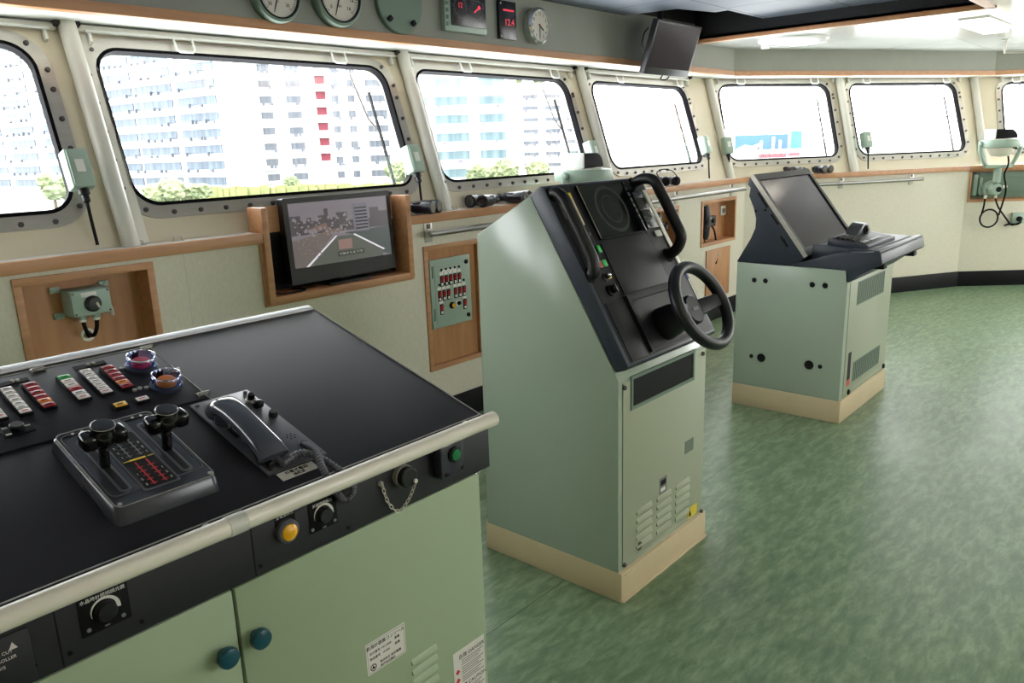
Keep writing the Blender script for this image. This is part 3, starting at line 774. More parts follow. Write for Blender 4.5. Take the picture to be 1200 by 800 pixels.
wall_rail(WA, (752, 238.5), (874, 220.6), 'steel handrail above the handset alcoves on the front wall', 0, (.05, .36, .92))
wall_rail(WB, (928, 219), (1082, 208.5), 'steel handrail on the far wall behind the radar console', 0, (.06, .40, .95))

# ------------------------------------------------------------------ handsets in the alcoves
def wall_phone(a, label, fx, cards):
    x0, x1, z0, z1 = a; cx = x0+(x1-x0)*fx
    F = WA @ Matrix.Translation((cx, .09, z0+W_))
    h = z1-z0-2*W_
    hx_ = (inplane(WA, 826.5, 257, 1, .02)).x-cx if cards else -.05
    t = thing('wall_telephone', label, 'telephone', F.to_translation(), 'handsets in the wall alcoves')
    G(F).box(hx_+.02, .17, -.045, 0, h*.36, h*.64, .008).done('base_unit', 'lever', t)
    G(F).cyl((.13, -.045, h*.5), (0,-1,0), .02, .014, 16, .003).done('dial_knob', 'black', t)
    G(F).box(.02, .08, -.048, -.045, h*.56, h*.63).done('key_strip', 'greyink', t, smooth=0)
    hp = [(hx_, -.055, h*.16), (hx_, -.07, h*.24), (hx_, -.080, h*.5), (hx_, -.07, h*.80), (hx_, -.055, h*.88)]
    G(F).tube(bez(hp, 6), .03, 14, radii=[.032+.012*abs(math.cos(math.pi*k/24)) for k in range(25)]).done('handset', 'lens', t)
    for z in (.2, .84): G(F).cyl((hx_, -.068, h*z), (0,1,0), .032, .045, 18, .006).done('ear_piece', 'lens', t)
    cp = bez([(hx_, -.06, h*.14), (hx_+.01, -.08, -.02), (.03, -.09, -.16), (.085, -.10, -.19), (.12, -.085, -.10), (.125, -.06, h*.20), (.12, -.03, h*.37)], 14)
    G(F).tube(cp, .006, 8, radii=[(.0095 if k % 2 else .0065) if k > len(cp)*.45 else .005 for k in range(len(cp))]).done('coil_cord', 'ink', t)
    if cards:
        for px, py in ((848, 246.5), (857, 244.5)):
            q = inplane(WA, px, py, 1, .078) - Vector((cx, .09, z0+W_))
            G(F).box(q.x-.045, q.x+.045, -.012, 0, q.z-.042, q.z+.042, .002).done('socket_plate', 'paint', t)
            G(F).box(q.x-.028, q.x+.028, -.0135, -.012, q.z-.02, q.z+.02).done('plate_marking', 'greyink', t, smooth=0)
    return t
wall_phone(a5, 'black wall handset with hanging coil cord in the alcove above the beech door', .30, True)
wall_phone(a4, 'black wall handset in the alcove glimpsed through the right grab handle', .42, False)

# ------------------------------------------------------------------ instruments on the overhead panel
HF = frame((0, HY, 0), (1,0,0), ez=(0,0,1))
def hp_(px, py, off=0.0):
    q = inplane(HF, px, py, 1, -off); return q.x, q.z
def gauge(px, py, r, label, nums, mark):
    x, z = hp_(px, py, .03); F = HF @ Matrix.Translation((x, 0, z)) @ Matrix.Rotation(R(90), 4, 'X')
    t = thing('round_gauge', label, 'gauge', F.to_translation(), 'round gauges on the overhead panel')
    G(F).lathe([(r*1.16, 0), (r*1.16, .03), (r*1.1, .045), (r, .05), (r, .038), (0, .038)], seg=48).done('housing', 'sagedark', t)
    G(F).lathe([(r*1.0, .039), (r*1.0, .052), (r*.93, .052), (r*.93, .039)], seg=48, caps=False).done('bezel', 'ink', t)
    G(F).cyl((0,0,.0385), (0,0,1), r*.93, .002, 48).done('dial', 'dial', t)
    g = G(F)
    for k in range(41):
        a = R(225-270*k/40); l = .12 if k % 5 == 0 else .06
        c, s = math.cos(a), math.sin(a); w = r*.010
        g.hexa([(c*r*(.86-l)-s*w*q, s*r*(.86-l)+c*w*q, zz) if e == 0 else (c*r*.86-s*w*q, s*r*.86+c*w*q, zz) for zz in (.0405, .0412) for e, q in ((0,-1),(1,-1),(1,1),(0,1))])
    g.done('scale_marks', 'ink', t, smooth=0)
    for k, n in enumerate(nums):
        a = R(225-270*k/(len(nums)-1)); write(n, F @ Matrix.Translation((math.cos(a)*r*.60, math.sin(a)*r*.60, .0408)), r*.2, 'ink', t, 'numeral')
    write(mark, F @ Matrix.Translation((0, -r*.36, .0408)), r*.16, 'ink', t, 'unit_mark')
    g = G(F @ Matrix.Rotation(R(-110), 4, 'Z')); g.prism([(-r*.2, -r*.035), (r*.78, -r*.008), (r*.78, r*.008), (-r*.2, r*.035)], .043, .0445, 2); g.cyl((0,0,.0405), (0,0,1), r*.09, .006, 20); g.done('needle', 'ink', t)
    return t
gauge(324, -7, .105, 'round dial gauge cut by the top edge, left of its neighbour', ['30','20','10','0','10','20','30'], '°')
gauge(396, -4, .118, 'round dial gauge between the left gauge and the blank green disc', ['0','2','4','6','8','10','12','14','16'], 'kn')
x, z = hp_(470, 3, .03); F = HF @ Matrix.Translation((x, 0, z)) @ Matrix.Rotation(R(90), 4, 'X')
t = thing('blank_cover_disc', 'blank grey-green round cover plate with two black catches on the overhead panel', 'cover plate', F.to_translation())
G(F).lathe([(.150, 0), (.150, .022), (.145, .027), (0, .027)], seg=56).done('disc', 'sagedark', t)
for a in (225, 308):
    G(F @ Matrix.Rotation(R(a), 4, 'Z')).box(.105, .130, -.012, .012, .027, .045, .004).done('catch', 'ink', t)
x, z = hp_(547, 15, .03); F = HF @ Matrix.Translation((x, 0, z)) @ Matrix.Rotation(R(90), 4, 'X')
t = thing('twin_dial_display', 'green framed black display with two red lit dials on the overhead panel', 'display', F.to_translation())
G(F).box(-.175, .155, -.105, .125, 0, .035, .006).done('housing', 'sagebox', t)
G(F).box(-.13, .14, -.075, .115, .035, .045, .002).done('display_window', 'ledbox', t)
for k in range(5): G(F).box(-.166, -.15, -.08+.035*k, -.06+.035*k, .035, .042, .002).done('edge_button', 'sagedark', t)
for cx_ in (-.065, .068):
    g = G(F @ Matrix.Translation((cx_, .02, .0452)));
    g.torus((0,0,0), (0,0,1), .045, .0012, 40, 6)
    for k in range(24):
        a = R(15*k); g.box(math.cos(a)*.054-.002, math.cos(a)*.054+.002, math.sin(a)*.054-.002, math.sin(a)*.054+.002, 0, .0008)
    g.done('dial_ring', 'greyink', t, smooth=0)
write('12', F @ Matrix.Translation((-.065, .03, .0455)), .038, 'led', t, 'red_figures')
g = G(F @ Matrix.Translation((.068, .02, .0455)) @ Matrix.Rotation(R(35), 4, 'Z')); g.box(-.03, .03, -.004, .004, 0, .0008); g.box(.012, .03, -.01, .01, 0, .0008); g.done('red_needle', 'led', t, smooth=0)
x, z = hp_(595, 24, .02); F = HF @ Matrix.Translation((x, 0, z)) @ Matrix.Rotation(R(90), 4, 'X')
t = thing('digital_readout', 'small black readout with red figures left of the wall clock', 'display', F.to_translation())
G(F).box(-.075, .075, -.105, .105, 0, .022, .002).done('housing', 'ledbox', t)
write('12.4', F @ Matrix.Translation((.012, -.012, .0223)), .05, 'led', t, 'red_figures')
G(F).box(-.04, .055, .05, .06, .022, .0226).done('red_bar', 'led', t, smooth=0)
for sx, sy in ((-.062,.09),(-.062,-.09)): G(F).cyl((sx, sy, .022), (0,0,1), .006, .003, 10).done('corner_screw', 'steel', t)
x, z = hp_(634, 30, .06)
F = HF @ Matrix.Translation((x, 0, z)) @ Matrix.Rotation(R(90), 4, 'X')
t = thing('wall_clock', 'round chrome-rimmed clock on the overhead panel beside the red readout', 'clock', F.to_translation())
G(F).lathe([(.098, 0), (.105, .01), (.105, .05), (.092, .06), (.088, .06), (.088, .048), (0, .048)], seg=48).done('case', 'chrome', t)
G(F).cyl((0,0,.0482), (0,0,1), .0875, .002, 48).done('dial', 'dial', t)
for k in range(12):
    a = R(90-30*(k+1)); write(str(k+1), F @ Matrix.Translation((math.cos(a)*.068, math.sin(a)*.068, .0504)), .026, 'ink', t, 'numeral')
for ln, a, w in ((.042, -35, .004), (.064, -92, .003)):
    G(F @ Matrix.Rotation(R(a), 4, 'Z')).box(-.012, ln, -w, w, .0515, .053).done('hand', 'ink', t, smooth=0)
G(F).cyl((0,0,.0504), (0,0,1), .006, .004, 14).done('hub', 'redink', t)

# ------------------------------------------------------------------ hanging monitor
y0 = 2.92
TLm, TRm = Vector(ony(773, 22, y0)) if False else meet(773, 22, (0,y0,0), (0,1,0)), meet(822, 32, (0,y0,0), (0,1,0))
y1 = y0+.11
BLm, BRm = meet(753, 87, (0,y1,0), (0,1,0)), meet(807, 91, (0,y1,0), (0,1,0))
ez = ((TLm+TRm)-(BLm+BRm)).normalized()
ex = Vector((1,0,0)); ey = ez.cross(ex).normalized()
F = frame((TLm+TRm+BLm+BRm)/4, ex, ey, ez)
mw = ((TRm-TLm).length+(BRm-BLm).length)/2; mh = ((TLm+TRm)/2-(BLm+BRm)/2).length
t = thing('ceiling_monitor', 'dark monitor hanging tilted from the ceiling over the windows', 'monitor', F.to_translation())
G(F).box(-mw/2, mw/2, 0, .045, -mh/2, mh/2, .006).done('casing', 'black', t)
G(F).hexa([(-mw*.42,.045,-mh*.42),(mw*.42,.045,-mh*.42),(mw*.42,.045,mh*.42),(-mw*.42,.045,mh*.42),(-mw*.3,.10,-mh*.3),(mw*.3,.10,-mh*.3),(mw*.3,.10,mh*.3),(-mw*.3,.10,mh*.3)][:0] or [(-mw*.42,.045,-mh*.42),(mw*.42,.045,-mh*.42),(mw*.34,.10,-mh*.3),(-mw*.34,.10,-mh*.3),(-mw*.42,.045,mh*.42),(mw*.42,.045,mh*.42),(mw*.34,.10,mh*.3),(-mw*.34,.10,mh*.3)]).done('rear_housing', 'black', t, smooth=0)
G(F).box(-mw/2+.02, mw/2-.02, -.002, .001, -mh/2+.05, mh/2-.02).done('screen', 'screen2', t, smooth=0)
g = G(); c = F @ Vector((0, .09, .0))
g.tube([c, Vector((c.x, c.y+.03, c.z+.10)), Vector((c.x, c.y+.03, DARKZ+.26))], .022, 12); g.done('ceiling_arm', 'black', t)
G().box(c.x-.08, c.x+.08, c.y-.05, c.y+.11, DARKZ+.26, DARKZ+.27+.03, .003).done('ceiling_plate', 'black', t)
G(F).tube(bez([(-mw*.40, .09, -mh*.12), (-mw*.52, .07, .0), (-mw*.5, .08, mh*.2), (-mw*.4, .1, mh*.3)], 6), .005, 8).done('cable', 'ink', t)
G().tube(bez([F @ Vector((mw*.12, .06, -mh/2+.02)), F @ Vector((mw*.10, .08, -mh/2-.035)), F @ Vector((mw*.28, .09, -mh/2-.035)), F @ Vector((mw*.3, .08, -mh/2+.03))], 6), .005, 8).done('cable', 'ink', t)

# ------------------------------------------------------------------ ceiling fittings
c = sum((meet(px, py, (0,0,WHITEZ), (0,0,1)) for px, py in ((895,48),(965,42),(930,52),(930,40))), Vector())/4
F = Matrix.Translation(c) @ Matrix.Rotation(math.pi, 4, 'X')
t = thing('round_ceiling_light', 'unlit round white flush light on the far white ceiling', 'ceiling light', c)
G(F).lathe([(.27, 0), (.27, .012), (.22, .035), (.2, .035), (.2, .02), (0, .02)], seg=48).done('rim', 'white', t)
G(F).lathe([(.2, .021), (.15, .034), (.07, .042), (0, .044)], seg=48).done('diffuser', 'lampoff', t)
G(F).box(-.02, .02, -.26, -.2, .012, .05, .005).done('catch', 'white', t)
G(F).box(-.02, .02, .2, .26, .012, .05, .005).done('catch', 'white', t)
q = [meet(px, py, (0,0,2.26), (0,0,1)) for px, py in ((1130,31),(1150,27),(1180,37),(1155,41))]
cc = sum(q, Vector())/4
def square_light(c, label, half=(.33, .085), grp=None):
    t = thing('square_ceiling_light', label, 'ceiling light', (c.x, c.y, WHITEZ), grp)
    F = Matrix.Translation((c.x, c.y, 2.26)) @ Matrix.Rotation(R(-2), 4, 'Z')
    G(F).box(-half[0]-.012, half[0]+.012, -half[1]-.012, half[1]+.012, .036, .0495, .004).done('housing', 'white', t)
    G(F).box(-half[0], half[0], -half[1], half[1], 0, .036, .006).done('diffuser', 'lampon', t)
    G(F).box(half[0]+.012, half[0]+.025, -.012, .012, .02, .045, .003).done('clip', 'steel', t)
    return t
square_light(cc, 'lit rectangular lamp at the upper right on the white ceiling')
p0 = meet(1179, 46, (0,0,WHITEZ), (0,0,1)); 
g0 = Vector((p0.x-.35, p0.y, 0))
pe = meet(1181, 61, p0, (FW.x, FW.y, 0)); pf = meet(1215, 57, p0, (FW.x, FW.y, 0))
t = thing('ceiling_grab_rail', 'thin steel rail hanging from the white ceiling at the upper right', 'rail', p0)
G().tube([p0, Vector((p0.x, p0.y, pe.z+.012)), Vector((p0.x, p0.y, pe.z)), Vector((pf.x, pf.y, pe.z))], .011, 10).done('rail', 'steel', t)
G(Matrix.Translation(p0)).cyl((0,0,0), (0,0,-1), .03, .008, 16).done('ceiling_rose', 'steel', t)
# ================================================================== the near console
CY, CZ, CT = 1.25, .904, R(15.97)
FT = frame((0, CY, CZ), (1,0,0), (0, math.cos(CT), math.sin(CT)))     # lies on the sloping top: x right, y up the slope, z off the surface
FF = frame((0, CY, 0), (1,0,0), (0,0,1))                              # lies on the front fascia: x right, y up, z towards the operator
FD = frame((0, CY+.012, 0), (1,0,0), (0,0,1))
def tq(px, py, off=0.0): q = inplane(FT, px, py, 2, off); return q.x, q.y
def fq(px, py, off=0.0): q = inplane(FF, px, py, 2, off); return q.x, q.y
def dq(px, py, off=0.0): q = inplane(FD, px, py, 2, off); return q.x, q.y
CX1 = fq(571, 500)[0]; CX0 = -.95
VB = tq(366, 362)[1]; FZ0 = fq(571, 547)[1]
con = thing('control_console', 'near black-topped green console with telegraph levers and a steel rail', 'console', ((CX0+CX1)/2, CY+.35, 0))
yb, zb = CY+VB*math.cos(CT), CZ+VB*math.sin(CT)
G().prism([(CY+.03, .09), (yb-.01, .09), (yb-.01, zb-.04), (CY+.03, CZ-.04)], CX0+.01, CX1-.014, 0, .002).done('body', 'door', con, smooth=0)
G().box(CX0+.05, CX1-.06, CY+.07, yb-.05, 0, .09).done('plinth', 'plinth', con, smooth=0)
G(FT).box(CX0, CX1, 0, VB, -.034, 0, .004).done('worktop', 'top', con)
G(FT).box(CX0, CX1-.002, VB-.002, VB+.024, -.03, .005, .004).done('rear_edging', 'edging', con)
G(FT).box(CX1-.0015, CX1+.001, .0, VB, -.03, .0012).done('end_edging', 'steel', con, smooth=0)
G(FT).box(CX0, CX1-.002, .022, .025, 0, .0012).done('front_seam', 'steel', con, smooth=0)
G(FF).box(CX0, CX1, FZ0, CZ-.006, -.03, .004, .003).done('fascia', 'fascia', con)
# instrument plate with its bright edge
pl = [tq(0,443.5), tq(172,407), tq(246,465.5), tq(0,533)]
pu1 = (pl[1][0]+pl[2][0])/2; pv1 = (pl[0][1]+pl[1][1])/2; pv0 = (pl[2][1]+pl[3][1])/2
G(FT).box(CX0+.1, pu1, pv0, pv1, 0, .003, .0012).done('instrument_plate', 'top', con)
for a_, b_, c_, d_ in ((CX0+.1, pu1, pv1-.0015, pv1+.001), (pu1-.0015, pu1+.001, pv0, pv1)):
    G(FT).box(a_, b_, c_, d_, .0005, .0036).done('plate_edge', 'steel', con, smooth=0)
G(FT).box(CX0+.1, pu1, pv0-.003, pv0, .0002, .0012).done('plate_gap', 'ink', con, smooth=0)
for px, py in ((44, 435), (172, 409), (203, 436), (238, 463)):
    u, v = tq(px, py)
    g = G(shift(FT, u, v, .003)); g.tube([(-.013,-.006,0),(-.011,-.006,.009),(.011,-.006,.009),(.013,-.006,0)], .0022, 8); g.box(-.014, .014, -.005, .008, 0, .003, .001); g.done('plate_latch', 'steel', con)
def strip_of(c4, cols, name, h=.012):
    """strip of square push buttons; c4 = photo corners of its top: rear left, rear right, front right, front left"""
    P4 = [tq(px, py, h) for px, py in c4]
    u0 = (P4[0][0]+P4[3][0])/2; u1 = (P4[1][0]+P4[2][0])/2; v1 = (P4[0][1]+P4[1][1])/2; v0 = (P4[2][1]+P4[3][1])/2
    s = G(FT).box(u0-.002, u1+.002, v0-.002, v1+.002, .003, h-.0015, .0015).done('button_strip', 'ink', con)
    n = len(cols); d = (v1-v0)/n
    for k, c in enumerate(cols):
        va = v1-d*(k+1)
        b = G(FT).box(u0, u1, va+.0008, va+d-.0008, h-.004, h, .0018).done('push_button', 'btn'+c, s)
        gg = G(FT)
        gg.box(u0+(u1-u0)*.22, u0+(u1-u0)*.72, va+d*.42, va+d*.58, h, h+.0004)
        gg.done('legend', 'redink' if c == 'w' and k in (n-1,) else ('greyink' if c == 'w' else 'ink'), s, smooth=0)
    return u0, u1, v0, v1
w7_ = ['w']*7; r6 = ['r','r','r','r','o','r']
strip_of(((-31,456),(-19,453),(8.5,487),(-5,491)), w7_, 'a')
strip_of(((0,454),(12.5,451.5),(38.2,480.6),(23,484.5)), w7_, 'b')
strip_of(((26.5,449),(40.5,445.5),(66.5,473.5),(51,477.5)), r6, 'c')
strip_of(((66,440.5),(80,437),(107,463.6),(93,467.8)), ['g','w','w','r','w','w'], 'd')
strip_of(((92,433),(105.6,431),(132.5,457.5),(120,461)), w7_, 'e')
strip_of(((117,429.5),(131,426),(157,451),(144,454.4)), r6, 'f')
strip_of(((132,472),(146,468.5),(150.5,473),(136.5,477)), ['y'], 'g', .014)
strip_of(((158,466),(171,462),(175.5,466),(162.5,470)), ['w'], 'h', .014)
for (a0, b0), (a1_, b1_) in (((0,453),(33,445)), ((87,433.5),(123,425))):
    u0, v0 = tq(a0, b0); u1, v1 = tq(a1_, b1_)
    nf = G(FT).box(min(u0,u1), max(u0,u1), (v0+v1)/2-.008, (v0+v1)/2+.008, .003, .0042).done('name_strip', 'ink', con, smooth=0)
    for k in (.45, .62): G(FT).cyl((u0+(u1-u0)*k, (v0+v1)/2, .0042), (0,0,1), .004, .004, 10).done('strip_screw', 'steel', nf)
for px, py in ((158, 459), (164, 457)):
    u, v = tq(px, py); G(FT).cyl((u, v, .003), (0,0,1), .005, .004, 12).done('strip_screw', 'steel', con)
# guarded emergency buttons under clear covers
for px, py, c in ((165.6, 430, 'btnp'), (195, 452, 'btno')):
    u, v = tq(px, py, .004); Fb = shift(FT, u, v, .003)
    gd = G(Fb).lathe([(.036, 0), (.036, .006), (.032, .008), (.022, .008)], seg=32).done('guard_base', 'navy', con)
    G(Fb).lathe([(.022, .008), (.022, .015), (.018, .020), (.0, .021)], seg=24).done('emergency_button', c, gd)
    G(Fb).lathe([(.029, .008), (.031, .009), (.031, .026), (.033, .028), (.031, .032), (.028, .032), (.026, .028), (.028, .026), (.028, .010)], seg=36, caps=False).done('clear_cover', 'bluecover', gd)
    G(Fb).torus((0,0,.031), (0,0,1), .0305, .0018, 36, 8).done('cover_rim', 'chrome', gd)
    G(Fb).box(-.008, .008, .029, .040, .008, .030, .002).done('cover_hinge', 'ink', gd)
    G(Fb).cyl((-.040, .012, 0), (0,0,1), .005, .004, 12).done('cover_catch', 'steel', gd)
# rotary switch at the far left
u, v = tq(20, 505); Fr = shift(FT, u, v, .003)
rp = G(Fr).box(-.028, .028, -.020, .020, 0, .002, .0008).done('rotary_plate', 'ink', con)
G(Fr).cyl((0,0,.002), (0,0,1), .013, .012, 20, .002).done('rotary_knob', 'black', rp)
for x, y in ((-.018,.012),(.020,.004),(-.018,-.012)): G(Fr).box(x-.005, x+.005, y-.0025, y+.0025, .002, .0025).done('rotary_mark', 'paint', rp, smooth=0)

# engine telegraph unit with two levers
Ht = .031
P4 = [tq(px, py, Ht) for px, py in ((57.5,510.5),(174,480.5),(257,553.5),(139,599.5))]
lu0 = (P4[0][0]+P4[3][0])/2; lu1 = (P4[1][0]+P4[2][0])/2; lv1 = (P4[0][1]+P4[1][1])/2; lv0 = (P4[2][1]+P4[3][1])/2
Fl = shift(FT, lu0, lv0, 0); lw, lh = lu1-lu0, lv1-lv0
n_ = 5
g = G(Fl); lo = rrect(-.004, lw+.004, -.010, lh+.004, .016, n_); hi = rrect(0, lw, 0, lh, .016, n_); hi2 = rrect(.005, lw-.005, .005, lh-.005, .013, n_)
rings = [[g.v((p[0], p[1], z)) for p in lp] for lp, z in ((lo, 0), (hi, Ht-.005), (hi2, Ht))]
g.poly(rings[0][::-1]); g.poly(rings[-1])
for a, b in zip(rings, rings[1:]):
    for k in range(len(a)): g.poly([a[k], a[(k+1)%len(a)], b[(k+1)%len(b)], b[k]])
tel = g.done('telegraph_unit', 'lever', con)
def lq(px, py, off=Ht): q = inplane(Fl, px, py, 2, off); return q.x, q.y
G(Fl).ring(rrect(.003, lw-.003, .003, lh-.003, .014, n_), rrect(.0045, lw-.0045, .0045, lh-.0045, .013, n_), Ht-.0005, Ht+.0008, 2).done('edge_line', 'steel', tel)
sl_u = [lw*.20, lw*.80]
for k, su in enumerate(sl_u):
    G(Fl).ring(rrect(su-.030, su+.030, .035, lh-.015, .012, n_), rrect(su-.0285, su+.0285, .0365, lh-.0165, .011, n_), Ht, Ht+.0016, 2).done('slot_ridge', 'plate', tel)
    G(Fl).prism(rrect(su-.011, su+.011, .04, lh-.04, .010, n_), Ht-.001, Ht+.0012, 2).done('slot_frame', 'plate', tel)
    G(Fl).prism(rrect(su-.006, su+.006, .047, lh-.047, .005, n_), Ht+.0005, Ht+.0018, 2).done('slot', 'ink', tel, smooth=0)
    G(Fl).box(su-.027, su+.027, lh-.022, lh-.009, Ht, Ht+.0012).done('name_tab', 'ink', tel, smooth=0)
    for d in (-.005, .012): G(Fl).cyl((su+d, lh-.0155, Ht+.001), (0,0,1), .003, .0015, 10).done('tab_screw', 'paint', tel)
# scale window between the levers
wu0, wu1, wv0, wv1 = lw*.5-.030, lw*.5+.030, lh*.10, lh*.78
G(Fl).prism(rrect(wu0-.004, wu1+.004, wv0-.004, lh-.008, .005, n_), Ht, Ht+.001, 2).done('scale_bezel', 'plate', tel)
G(Fl).prism(rrect(wu0, wu1, wv0, wv1, .005, n_), Ht+.0008, Ht+.0016, 2).done('scale_window', 'ink', tel, smooth=0)
zs = Ht+.0016
vm = wv0+(wv1-wv0)*.50
for cu_ in (-.0105, .0105):
    mid = lw*.5+cu_
    gw = G(Fl); gw.box(mid-.0012, mid+.0012, vm+.01, wv1-.008, zs, zs+.0006); 
    for k in range(5): gw.box(mid-.006, mid+.006, vm+.014+k*.014, vm+.0155+k*.014, zs, zs+.0006)
    gw.done('ahead_scale', 'greyink', tel, smooth=0)
    gr = G(Fl); gr.box(mid-.0014, mid+.0014, wv0+.006, vm-.008, zs, zs+.0006)
    for k in range(5): gr.box(mid-.006, mid+.006, wv0+.010+k*.014, wv0+.0118+k*.014, zs, zs+.0006)
    gr.done('astern_scale', 'redink', tel, smooth=0)
    sd = -1 if cu_ < 0 else 1
    for k in range(3):
        write(str(3-k) if True else '', shift(Fl, mid+sd*.0125, wv0+.012+k*.018, zs), .009, 'paint', tel, 'numeral')
        write(str(k+1), shift(Fl, mid+sd*.0125, vm+.016+k*.018, zs), .009, 'paint', tel, 'numeral')
G(Fl).box(lw*.5-.017, lw*.5+.013, vm-.0022, vm+.0022, zs, zs+.001).done('stop_line', 'yelink', tel, smooth=0)
for s_ in (-1, 1): G(Fl).box(lw*.5+s_*.023-.006, lw*.5+s_*.023+.006, vm-.001, vm+.001, zs, zs+.0008).done('stop_tick', 'yel', tel, smooth=0)
for xx, yy in ((.012,.012),(lw-.012,.012),(.5*lw+.02, lh-.03)): G(Fl).cyl((xx, yy, Ht), (0,0,1), .004, .002, 12).done('unit_screw', 'steel', tel)
for k, (bp, kp) in enumerate((((119,547),(119,508)), ((197.5,525),(201,486)))):
    bu, bv = lq(*bp); su = sl_u[k]
    base = Vector((su, bv, Ht))
    Fk = Fl @ Matrix.Translation(base)
    lv_ = G(Fk).hexa([(-.008,-.010,-.01),(.008,-.010,-.01),(.008,.010,-.01),(-.008,.010,-.01),(-.007,-.007,.05),(.007,-.007,.05),(.007,.007,.05),(-.007,.007,.05)], .002).done('lever_stem', 'gloss', con)
    G(Fk).lathe([(.010, .044), (.018, .052), (.024, .060), (.024, .076), (.0215, .081), (.0215, .089), (.0185, .092), (0, .0922)], seg=28).done('lever_knob', 'gloss', lv_)
    for s_ in (-1, 1):
        G(Fk).box(min(s_*.012, s_*.040), max(s_*.012, s_*.040), -.019, .019, .048, .080, .010, 3).done('knob_arm', 'gloss', lv_)
    G(Fk).torus((0,0,.0895), (0,0,1), .0208, .0008, 32, 6).done('knob_ring', 'steel', lv_)

# telephone plate, cradle and pots
P4 = [tq(px, py, .004) for px, py in ((219.6,475.5),(288,457),(385,530),(317,556))]
hu0 = (P4[0][0]+P4[3][0])/2; hu1 = (P4[1][0]+P4[2][0])/2; hv1 = (P4[0][1]+P4[1][1])/2; hv0 = (P4[2][1]+P4[3][1])/2
Fh = shift(FT, hu0, hv0, 0); hw, hh = hu1-hu0, hv1-hv0
ph = G(Fh).box(0, hw, 0, hh, 0, .005, .0015).done('telephone_plate', 'plate', con)
def hq(px, py, off=.005): q = inplane(Fh, px, py, 2, off); return q.x, q.y
for x, y in ((.012,.012),(hw-.012,.012),(.012,hh-.012),(hw-.012,hh-.012)): G(Fh).cyl((x, y, .005), (0,0,1), .005, .003, 12).done('plate_screw', 'bolt', ph)
e0 = hq(263, 487); e1 = hq(318, 530)
G(Fh).prism(rrect(e0[0]-.028, e0[0]+.028, e0[1]-.028, e0[1]+.032, .02, 5), .004, .0058, 2).done('ear_recess', 'ink', ph, smooth=0)
cq_ = hq(284, 503)
G(Fh).box(cq_[0]-.028, cq_[0]+.024, cq_[1]-.022, cq_[1]+.022, .0045, .006, .0005).done('cradle_plate', 'ink', ph)
G(Fh).lathe([(.021, 0), (.021, .012), (.017, .014), (.0, .010)], (cq_[0], cq_[1], .005), (0,0,1), 24).done('cradle_cup', 'black', ph)
a_ = hq(294, 470); b_ = hq(302, 477); c_ = hq(320, 488)
G(Fh).cyl((a_[0], a_[1], .005), (0,0,1), .013, .006, 20, .001).done('pot_ring', 'steel', ph)
G(Fh).lathe([(.008,0),(.008,.016),(.006,.018),(0,.018)], (a_[0], a_[1], .008), (0,0,1), 18).done('pot_knob', 'gloss', ph)
G(Fh).box(b_[0]-.011, b_[0]+.012, b_[1]-.009, b_[1]+.009, .005, .022, .005).done('call_key', 'gloss', ph)
G(Fh).cyl((c_[0], c_[1], .005), (0,0,1), .0105, .016, 18, .002).done('call_button', 'black', ph)
s_ = hq(341, 511)
for k in range(7):
    aa = R(60*k); rr_ = 0 if k == 6 else .009
    G(Fh).cyl((s_[0]+rr_*math.cos(aa), s_[1]+rr_*math.sin(aa), .0045), (0,0,1), .0022, .0008, 8).done('speaker_hole', 'ink', ph)
lb = [tq(px, py) for px, py in ((322.5,555.5),(366,541.5),(374,548),(332,563.5))]
lu_0 = (lb[0][0]+lb[3][0])/2; lu_1 = (lb[1][0]+lb[2][0])/2; lv_1 = (lb[0][1]+lb[1][1])/2; lv_0 = (lb[2][1]+lb[3][1])/2
Fx = shift(FT, lu_0, lv_0, 0); lww, lhh = lu_1-lu_0, lv_1-lv_0
tg = G(Fx).box(0, lww, 0, lhh, 0, .0012).done('telephone_label', 'tag', con, smooth=0)
write('共電式電話', shift(Fx, lww*.5, lhh*.68, .0013), lhh*.42, 'ink', tg)
write('操舵室', shift(Fx, lww*.5, lhh*.25, .0013), lhh*.36, 'ink', tg)

# handset lying in its cradle, with the coiled cord
E0, E1 = hq(266, 485, .03), hq(315, 526, .03)
Fe = Fh @ Matrix.Translation((E0[0], E0[1], 0))
dv = Vector((E1[0]-E0[0], E1[1]-E0[1], 0)); HL = dv.length; dv.normalize()
Fp = frame(Fh @ Vector((E0[0], E0[1], 0)), Fh.to_3x3() @ dv, Fh.to_3x3() @ Vector((-dv.y, dv.x, 0)))   # x along the handset
hs = thing('telephone_handset', 'grey handset lying in the cradle of the near console with coiled cord', 'handset', Fp @ Vector((HL/2, 0, .006)))
path = bez([(-.030, 0, .020), (-.012, 0, .042), (.03, 0, .048), (HL*.5, 0, .045), (HL-.04, 0, .039), (HL-.002, 0, .031), (HL+.022, 0, .018)], 5)
rad = []
nn = len(path)
g = G(Fp); 
sec = 16; ringsv = []
for i, p in enumerate(path):
    t = i/(nn-1); t2 = path[min(i+1, nn-1)]-path[max(i-1, 0)]; t2.normalize(); up = Vector((0,1,0)); side = t2.cross(up).normalized()
    w = .034 - .006*math.sin(math.pi*min(1, max(0, t)))**1.0; h = .022 - .002*math.sin(math.pi*t)
    if i == 0 or i == nn-1: w *= .72; h *= .5
    ringsv.append([g.v(p + up*(math.copysign(abs(math.cos(a))**.75, math.cos(a))*w) + side*(math.copysign(abs(math.sin(a))**.75, math.sin(a))*h)) for a in (2*math.pi*k/sec for k in range(sec))])
for a, b in zip(ringsv, ringsv[1:]):
    for k in range(sec): g.poly([a[k], a[(k+1)%sec], b[(k+1)%sec], b[k]])
g.poly(ringsv[0][::-1]); g.poly(ringsv[-1])
g.done('grip', 'phone', hs, smooth=60)
